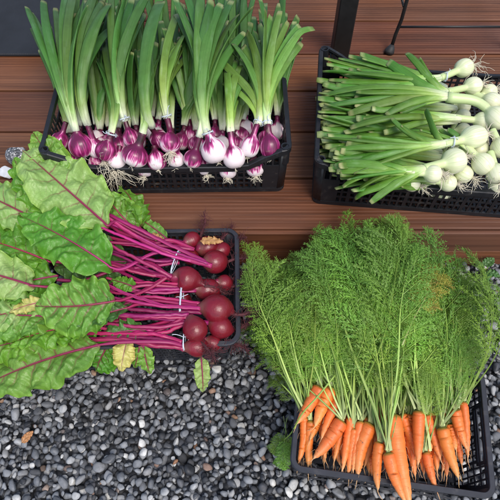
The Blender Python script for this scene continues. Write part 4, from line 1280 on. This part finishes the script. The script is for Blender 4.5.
# crown px,py,z  tip px,py,z  width mm
CA = [
 ((320, 386, .178), (297, 424, .162), 29, 'top-left carrot leaning over the left rim, crown high beside the second'),
 ((332, 387, .182), (315, 427, .165), 30, 'broad carrot just right of the top-left one, with small dark marks'),
 ((338, 399, .174), (321, 440, .160), 21, 'slim carrot overlapping the broad second carrot from the left'),
 ((342, 420, .172), (313, 459, .155), 30, 'thick carrot lying diagonally down to the left in front'),
 ((304, 416, .150), (298, 464, .125), 20, 'carrot standing along the left rim'),
 ((311, 420, .155), (311, 466, .120), 19, 'carrot second in from the left rim, tip pointing straight down'),
 ((320, 416, .150), (310, 440, .150), 20, 'short carrot end between the left rim carrots and the thick diagonal one'),
 ((351, 416, .168), (342, 472, .150), 19, 'long slim carrot right of the thick diagonal one, hair-thin tip'),
 ((354, 428, .165), (348, 476, .145), 19, 'middle-left carrot with a thread-like tip near the front rim'),
 ((361, 421, .170), (353, 473, .150), 19, 'carrot with two thin tips just left of the tall upright one'),
 ((371, 423, .170), (358, 477, .150), 31, 'stout straight carrot left of centre reaching the front rim'),
 ((380, 442, .178), (378, 491, .168), 22, 'carrot whose thin pale tip crosses the front rim left of centre'),
 ((392, 414, .190), (411, 507, .172), 38, 'biggest carrot in the centre reaching past the front rim'),
 ((388, 452, .186), (406, 503, .172), 25, 'carrot left of the biggest one, its tip also over the rim'),
 ((367, 452, .135), (372, 476, .13), 18, 'small carrot low between the stout straight one and its neighbour'),
 ((401, 414, .160), (415, 455, .145), 22, 'carrot emerging from behind the biggest one on the right'),
 ((409, 413, .155), (411, 440, .15), 24, 'short carrot shoulder between the biggest and the straight one'),
 ((419, 410, .184), (418, 466, .160), 25, 'straight carrot right of the biggest, pointing straight down'),
 ((426, 414, .172), (441, 461, .150), 21, 'tapering carrot slanting right from behind the straight one'),
 ((426, 452, .150), (436, 489, .145), 20, 'carrot with long tip near the front rim, right of centre'),
 ((438, 438, .150), (437, 472, .130), 18, 'short carrot pointing down left of the wet-looking one'),
 ((442, 427, .180), (459, 479, .162), 26, 'carrot with wet highlights slanting to the lower right'),
 ((450, 423, .160), (456, 450, .150), 22, 'carrot behind the wet-looking one at the right'),
 ((455, 409, .184), (467, 450, .165), 23, 'rightmost front carrot, slanting towards the open crate corner'),
 ((445, 403, .165), (446, 424, .16), 20, 'carrot shoulder just left of the rightmost front carrot'),
 ((463, 401, .160), (468, 459, .140), 19, 'narrow carrot behind the rightmost one beside the grid wall'),
 ((428, 436, .140), (430, 466, .13), 18, 'shaded carrot under the straight one'),
 ((338, 430, .120), (334, 462, .115), 18, 'shaded carrot under the thick diagonal one'),
 ((350, 440, .115), (347, 462, .11), 18, 'shaded carrot deep in the left of the gap near the crate floor'),
 ((398, 446, .145), (384, 470, .14), 20, 'shaded carrot crossing left under the biggest one'),
 ((330, 412, .15), (322, 448, .135), 21, 'carrot between the slim one and the thick diagonal one, mostly covered'),
 ((382, 414, .15), (374, 450, .14), 24, 'carrot behind the stout straight one, left of the biggest'),
 ((411, 420, .15), (424, 466, .14), 22, 'carrot under the straight one, tip slanting right'),
 ((377, 404, .16), (380, 440, .15), 20, 'carrot shoulder under the leaves left of the biggest one'),
 ((455, 430, .13), (462, 466, .12), 17, 'thin carrot low under the rightmost ones'),
 ((346, 412, .155), (334, 462, .14), 19, 'slim carrot showing right beside the thick diagonal one'),
 ((366, 416, .16), (364, 468, .14), 18, 'narrow carrot tucked under the left side of the stout straight one'),
 ((386, 424, .155), (390, 476, .15), 20, 'carrot showing between the pale-tipped one and the biggest one'),
 ((415, 418, .145), (412, 470, .135), 19, 'narrow carrot in the shade right of the biggest one'),
 ((432, 412, .16), (430, 452, .15), 19, 'carrot shoulder right of the straight one'),
 ((448, 440, .14), (447, 478, .13), 17, 'narrow carrot hanging beside the wet-looking one, low down'),
 ((357, 408, .16), (350, 452, .15), 19, 'carrot with leafy crown behind the long slim one'),
 ((326, 420, .135), (324, 464, .12), 18, 'shaded carrot standing behind the left rim group'),
]
gx = random.Random(3)
for q_ in range(16):
    x_ = 312 + q_ * 9.6 + gx.uniform(-3, 3)
    CA.append(((x_, gx.uniform(406, 428), .148), (x_ + gx.uniform(-9, 9), gx.uniform(454, 478), .130), gx.uniform(18, 23), 'carrot mostly buried under the front row in the crate'))
nleaf = 0
for i, (a, b, w, lab) in enumerate(CA):
    w *= .93
    A = np.array(P(*a)); B = np.array(P(*b))
    g = np.random.default_rng(600 + i)
    root = empty('carrot', (A[0], A[1], A[2] - w / 2000.), lab, 'carrot', 'carrots in the crate')
    d = wn(B - A); L = np.linalg.norm(B - A)
    side = wn(np.cross(d, (0, 0, 1)))
    s = np.linspace(0, 1, 36)
    cur = g.normal(0, .035) * L
    path = A[None] + (B - A)[None] * s[:, None] + side[None] * (np.sin(s * math.pi) * cur)[:, None] + g.normal(0, .0003, (36, 3))
    path[:, 2] -= np.sin(s * math.pi) * .003
    rad = np.interp(s, [0, .012, .04, .10, .3, .6, .82, .92, .97, 1], [.35, .70, .90, 1.0, .96, .78, .52, .30, .13, .06]) * w / 2000.
    rad *= 1 + .016 * snoise(s * 9, s * 0 + i, i, 1., 3) + .010 * snoise(s * 30, s * 0 + i, i + 50, 1., 2)
    mb = MB(); mb.tube(path, rad, n=20)
    e = path[-1]; dd = d.copy()
    pts = [path[-3], e]
    for k in range(4):
        dd = wn(dd + g.normal(0, .2, 3) + (0, 0, -.05)); e = e + dd * g.uniform(.003, .007); pts.append(e)
    mb.tube(catmull(pts, 12), np.linspace(.0011, .0003, 12), n=5, t0=.97, t1=1)
    for k in range(7):
        q = g.integers(6, 34); pp = path[q]
        rd_ = wn(np.cross(d, g.normal(size=3)))
        mb.tube(bez(pp + rd_ * rad[q] * .95, pp + rd_ * (rad[q] + .003), pp + rd_ * (rad[q] + .004) + d * .005, pp + rd_ * (rad[q] + .004) + d * .012, 5), .0003, n=3, t0=.97, t1=1)
    mb.build('taproot', M['carrot'], root)
    # leaves: fan direction follows the crown's place in the crate
    cx = a[0]
    az0 = np.interp(cx, [300, 340, 380, 420, 465], [R(17), R(11), R(2), R(-6), R(-9)])
    nl = 5 if i < 26 else 2
    for k in range(nl):
        me = FR[(i * 5 + k * 3) % len(FR)]
        tx = float(np.clip(np.interp(cx, [300, 330, 380, 430, 468], [270, 305, 368, 424, 462]) + g.normal(0, 17), 257, 470))
        topy = np.interp(tx, [250, 290, 330, 370, 400, 430, 460, 485], [256, 232, 215, 211, 218, 237, 247, 257])
        ty = topy + (g.random() ** 1.4) * 95 if k < 4 else topy + g.uniform(75, 125)
        T_ = np.array(P(tx, ty, .18)) - A
        az = math.atan2(-T_[0], T_[1])
        pt = float(g.uniform(-.32, .10)); sc = max(.42 if k < 4 else .34, .95 * math.hypot(T_[0], T_[1]) / REACH[me.name] / (1 + max(0, pt) * 1.6))
        put_frond(root, A - d * .002 + np.array((g.normal(0, .003), 0, .002)), az, sc, pitch=pt, roll=g.normal(0, .45), mesh=me)
        nleaf += 1
    # cut leaf stalks: slim petioles crowding the crown
    mb = MB()
    for k in range(6):
        az = az0 + g.normal(0, .22)
        dr = np.array((-math.sin(az), math.cos(az), g.uniform(.12, .55)))
        l = g.uniform(.05, .12)
        p0 = A + side * g.normal(0, .002) - d * 0
        mb.tube(bez(p0, p0 + dr * l * .4, p0 + dr * l * .8, p0 + dr * l + (0, 0, -.01), 8), np.linspace(.0022, .0010, 8), n=6, t0=0, t1=.3)
    mb.build('leaf_stalks', M['frond'], root)
print('carrot leaves', nleaf)

# yellowing frond on the right, part of the heap; loose frond on the gravel
r = empty('carrot_leaf', P(428, 300, .20), 'yellowing carrot frond lying on the greens near the deck edge', 'carrot leaf')
put_frond(r, P(402, 345, .26), R(-32), .60, pitch=-.35, mesh=FRY)
r = empty('carrot_leaf', P(296, 424, .17), 'single green carrot sprig hanging over the left rim onto the gravel', 'carrot leaf')
mb = MB(); mb.tube(catmull([np.array(P(336, 374, .20)), np.array(P(318, 396, .205)), np.array(P(302, 414, .195)), np.array(P(292, 432, .14)), np.array(P(284, 440, .08))], 24), np.linspace(.0018, .0012, 24), n=6, t0=.1, t1=.5)
mb.build('leaf_stalk', M['frond'], r)
for (x_, y_, az_, sc_) in ((287, 418, 172, .27), (289, 416, 152, .22), (284, 416, 192, .24)):
    put_frond(r, P(x_, y_, .05), R(az_), sc_, pitch=-.35, roll=(az_ - 160) / 90., mesh=SPR)

# a few low fronds hanging out of the heap to the left and right
LOW = [((298, 330, .10), R(28), .62, 'dark carrot frond reaching up to the step by the beet crate corner'), ((300, 345, .11), R(31), .62, 'carrot frond leaning over the gap beside the beet crate'), ((300, 330, .12), R(24), .5, 'low shaded carrot frond spreading left beside the beet crate'), ((458, 355, .10), R(-4), .5, 'low carrot frond leaning right over the gravel'), ((290, 300, .10), R(30), .42, 'carrot frond against the step near the beet crate corner')]
for k, (q, az, sc, lab) in enumerate(LOW):
    r = empty('carrot_leaf', P(*q), lab, 'carrot leaf', 'loose carrot fronds around the heap')
    put_frond(r, P(*q), az, sc, pitch=-.2, mesh=FR[(k * 3 + 1) % len(FR)])

# ------------------------------------------------------------------ weed by the step
r = empty('weed', P(489, 268, .01), 'small round-leaved weed growing in the gravel against the step', 'weed')
for k, (bx, by, tx, ty, w) in enumerate([(484, 266, 494, 258, .026), (486, 272, 500, 276, .022), (484, 268, 474, 262, .02), (487, 274, 484, 284, .018)]):
    blade('leaf_weed', 'leaf', r, P(bx, by, .03), P(tx, ty, .04), w, seed=k + 60, ruffle=.002, arch=.004, N=4, lobes=.02)
mb = MB()
for tx, ty in ((494, 258), (500, 276), (476, 262)):
    mb.tube(bez(P(486, 270, 0), P(486, 270, .02), P(486, 270, .03), P((tx + 486) / 2, (ty + 270) / 2, .03), 8), .0012, n=6, t0=.3, t1=.4)
mb.build('stem', M['frond'], r)

# ------------------------------------------------------------------ speckled stones by the crate
ms = NT('speckled_granite')
n1 = ms.noise(ms.obj(), 150., 3., .7); n2 = ms.noise(ms.obj(), 30., 4., .6)
vs_ = ms.n('TexVoronoi'); vs_.inputs['Scale'].default_value = 260.; ms.put(vs_, 'Vector', ms.obj())
cs = ms.ramp(vs_.outputs['Color'], [(.25, (.04, .045, .05)), (.5, (.14, .15, .17)), (.62, (.26, .27, .28)), (.8, (.6, .6, .6))])
cs = ms.hsv(cs, .5, 1., ms.math('MULTIPLY_ADD', n2, 1.2, .4))
ms.set(Base_Color=cs, Roughness=.6); ms.bump(n1, .6, .002)
mw = simple('white_quartz', (.62, .64, .66, 1), .5, 60., .35, bump=.003)
def stone(c, s, mat, label, seed):
    V, F = ico(4)
    g = np.random.default_rng(seed)
    v = V.copy()
    for k in range(14):
        dd = wn(g.normal(size=3)); dot = v @ dd
        v = v - np.outer(np.clip(dot - g.uniform(.55, .8), 0, 1), dd) * .95
    v = v * (1 + .03 * snoise(V[:, 0] * 2, V[:, 1] * 2 + V[:, 2], seed, 1., 3))[:, None]
    v = v * s
    mb = MB(); mb.add(v + np.array(c), [tuple(q) for q in F.tolist()])
    o = mb.build('stone', mat, loc=(c[0], c[1], c[2] - s[2]))
    tag(o, label, 'stone')
q = P(19, 155, DZ + .028); stone(np.array((q.x, q.y, DZ + .026)), (.034, .028, .027), ms.m, 'speckled grey granite stone on the deck, left of the red onion crate', 3)
q = P(8, 172, DZ + .02); stone(np.array((q.x, q.y, DZ + .017)), (.024, .020, .018), mw, 'rough white stone on the deck in front of the speckled one', 8)

# ------------------------------------------------------------------ black post and stool
q = P(339, 55, DZ)
mb = MB(); mb.box((q.x, q.y, DZ + .45), (.050, .050, .90))
r = empty('metal_post', (q.x, q.y, DZ), 'square black metal post standing on the deck behind the white onion crate', 'post')
o = mb.build('post', M['post'], r); o.modifiers.new('b', 'BEVEL').width = .003
mb = MB(); mb.box((q.x, q.y, DZ + .003), (.056, .056, .006)); mb.build('base_plate', M['post'], r)

q = P(391, 49, DZ + .008)
r = empty('metal_stool', (q.x, q.y, DZ), 'thin-legged black metal stool, only a foot and cross bar in view', 'stool')
LX, LYY, SH = .36, .34, .62
for (dx, dy) in ((0, 0), (1, 0), (0, 1), (1, 1)):
    bx, by = q.x + dx * LX, q.y + dy * LYY
    mb = MB(); mb.tube([(bx, by, DZ + .014), (bx + .006 * (1 - 2 * dx), by + .012 * (1 - 2 * dy), DZ + .05), (bx + .012 * (1 - 2 * dx), by + .012 * (1 - 2 * dy), DZ + .1), (bx + .018 * (1 - 2 * dx), by + .015 * (1 - 2 * dy), DZ + SH)], .0052, n=12)
    leg = mb.build('leg', M['post'], r)
    mb = MB(); mb.tube([(bx - .006, by - .008, DZ + .0005), (bx - .005, by - .007, DZ + .006), (bx - .001, by - .002, DZ + .014), (bx + .001, by + .002, DZ + .022)], [.0145, .015, .011, .006], n=16)
    f_ = mb.build('rubber_foot', M['rubber'], r)
for (a_, b_) in (((0, 0), (1, 0)), ((0, 1), (1, 1)), ((0, 0), (0, 1)), ((1, 0), (1, 1))):
    z = DZ + .075 if a_[1] == b_[1] else DZ + .14
    p0 = (q.x + a_[0] * LX + .008 * (1 - 2 * a_[0]), q.y + a_[1] * LYY + .012 * (1 - 2 * a_[1]), z)
    p1 = (q.x + b_[0] * LX + .008 * (1 - 2 * b_[0]), q.y + b_[1] * LYY + .012 * (1 - 2 * b_[1]), z)
    mb = MB(); mb.tube([p0, p1], .0034, n=10, side=(0, 0, 1)); mb.build('cross_bar', M['post'], r)
mb = MB(); mb.box((q.x + LX / 2, q.y + LYY / 2, DZ + SH + .01), (LX, LYY, .02)); mb.build('seat', M['post'], r)

# ------------------------------------------------------------------ light
w = bpy.data.worlds.new("World"); scene.world = w; w.use_nodes = True
nt = w.node_tree
bg = nt.nodes['Background']
sky = nt.nodes.new('ShaderNodeTexSky'); sky.sky_type = 'NISHITA'; sky.sun_disc = False
SUN_EL, SUN_AZ = R(58), R(150)     # azimuth clockwise from +Y
sky.sun_elevation = SUN_EL; sky.sun_rotation = SUN_AZ
sky.dust_density = 3.0; sky.air_density = 1.0; sky.ozone_density = 1.0
nt.links.new(sky.outputs[0], bg.inputs[0]); bg.inputs[1].default_value = .14
sl = bpy.data.lights.new('sun', 'SUN'); so = bpy.data.objects.new('sun', sl); COL.objects.link(so)
sl.energy = 1.15; sl.angle = R(26); sl.color = (1, .96, .9)
d = Vector((math.sin(SUN_AZ) * math.cos(SUN_EL), math.cos(SUN_AZ) * math.cos(SUN_EL), math.sin(SUN_EL)))
so.rotation_euler = (-d).to_track_quat('-Z', 'Y').to_euler()
so.location = d * 5
vs = scene.view_settings
scene.display_settings.display_device = 'sRGB'
vs.view_transform = 'Standard'; vs.look = 'None'; vs.exposure = .65; vs.gamma = 1; vs.use_curve_mapping = False
scene.cycles.max_bounces = 6
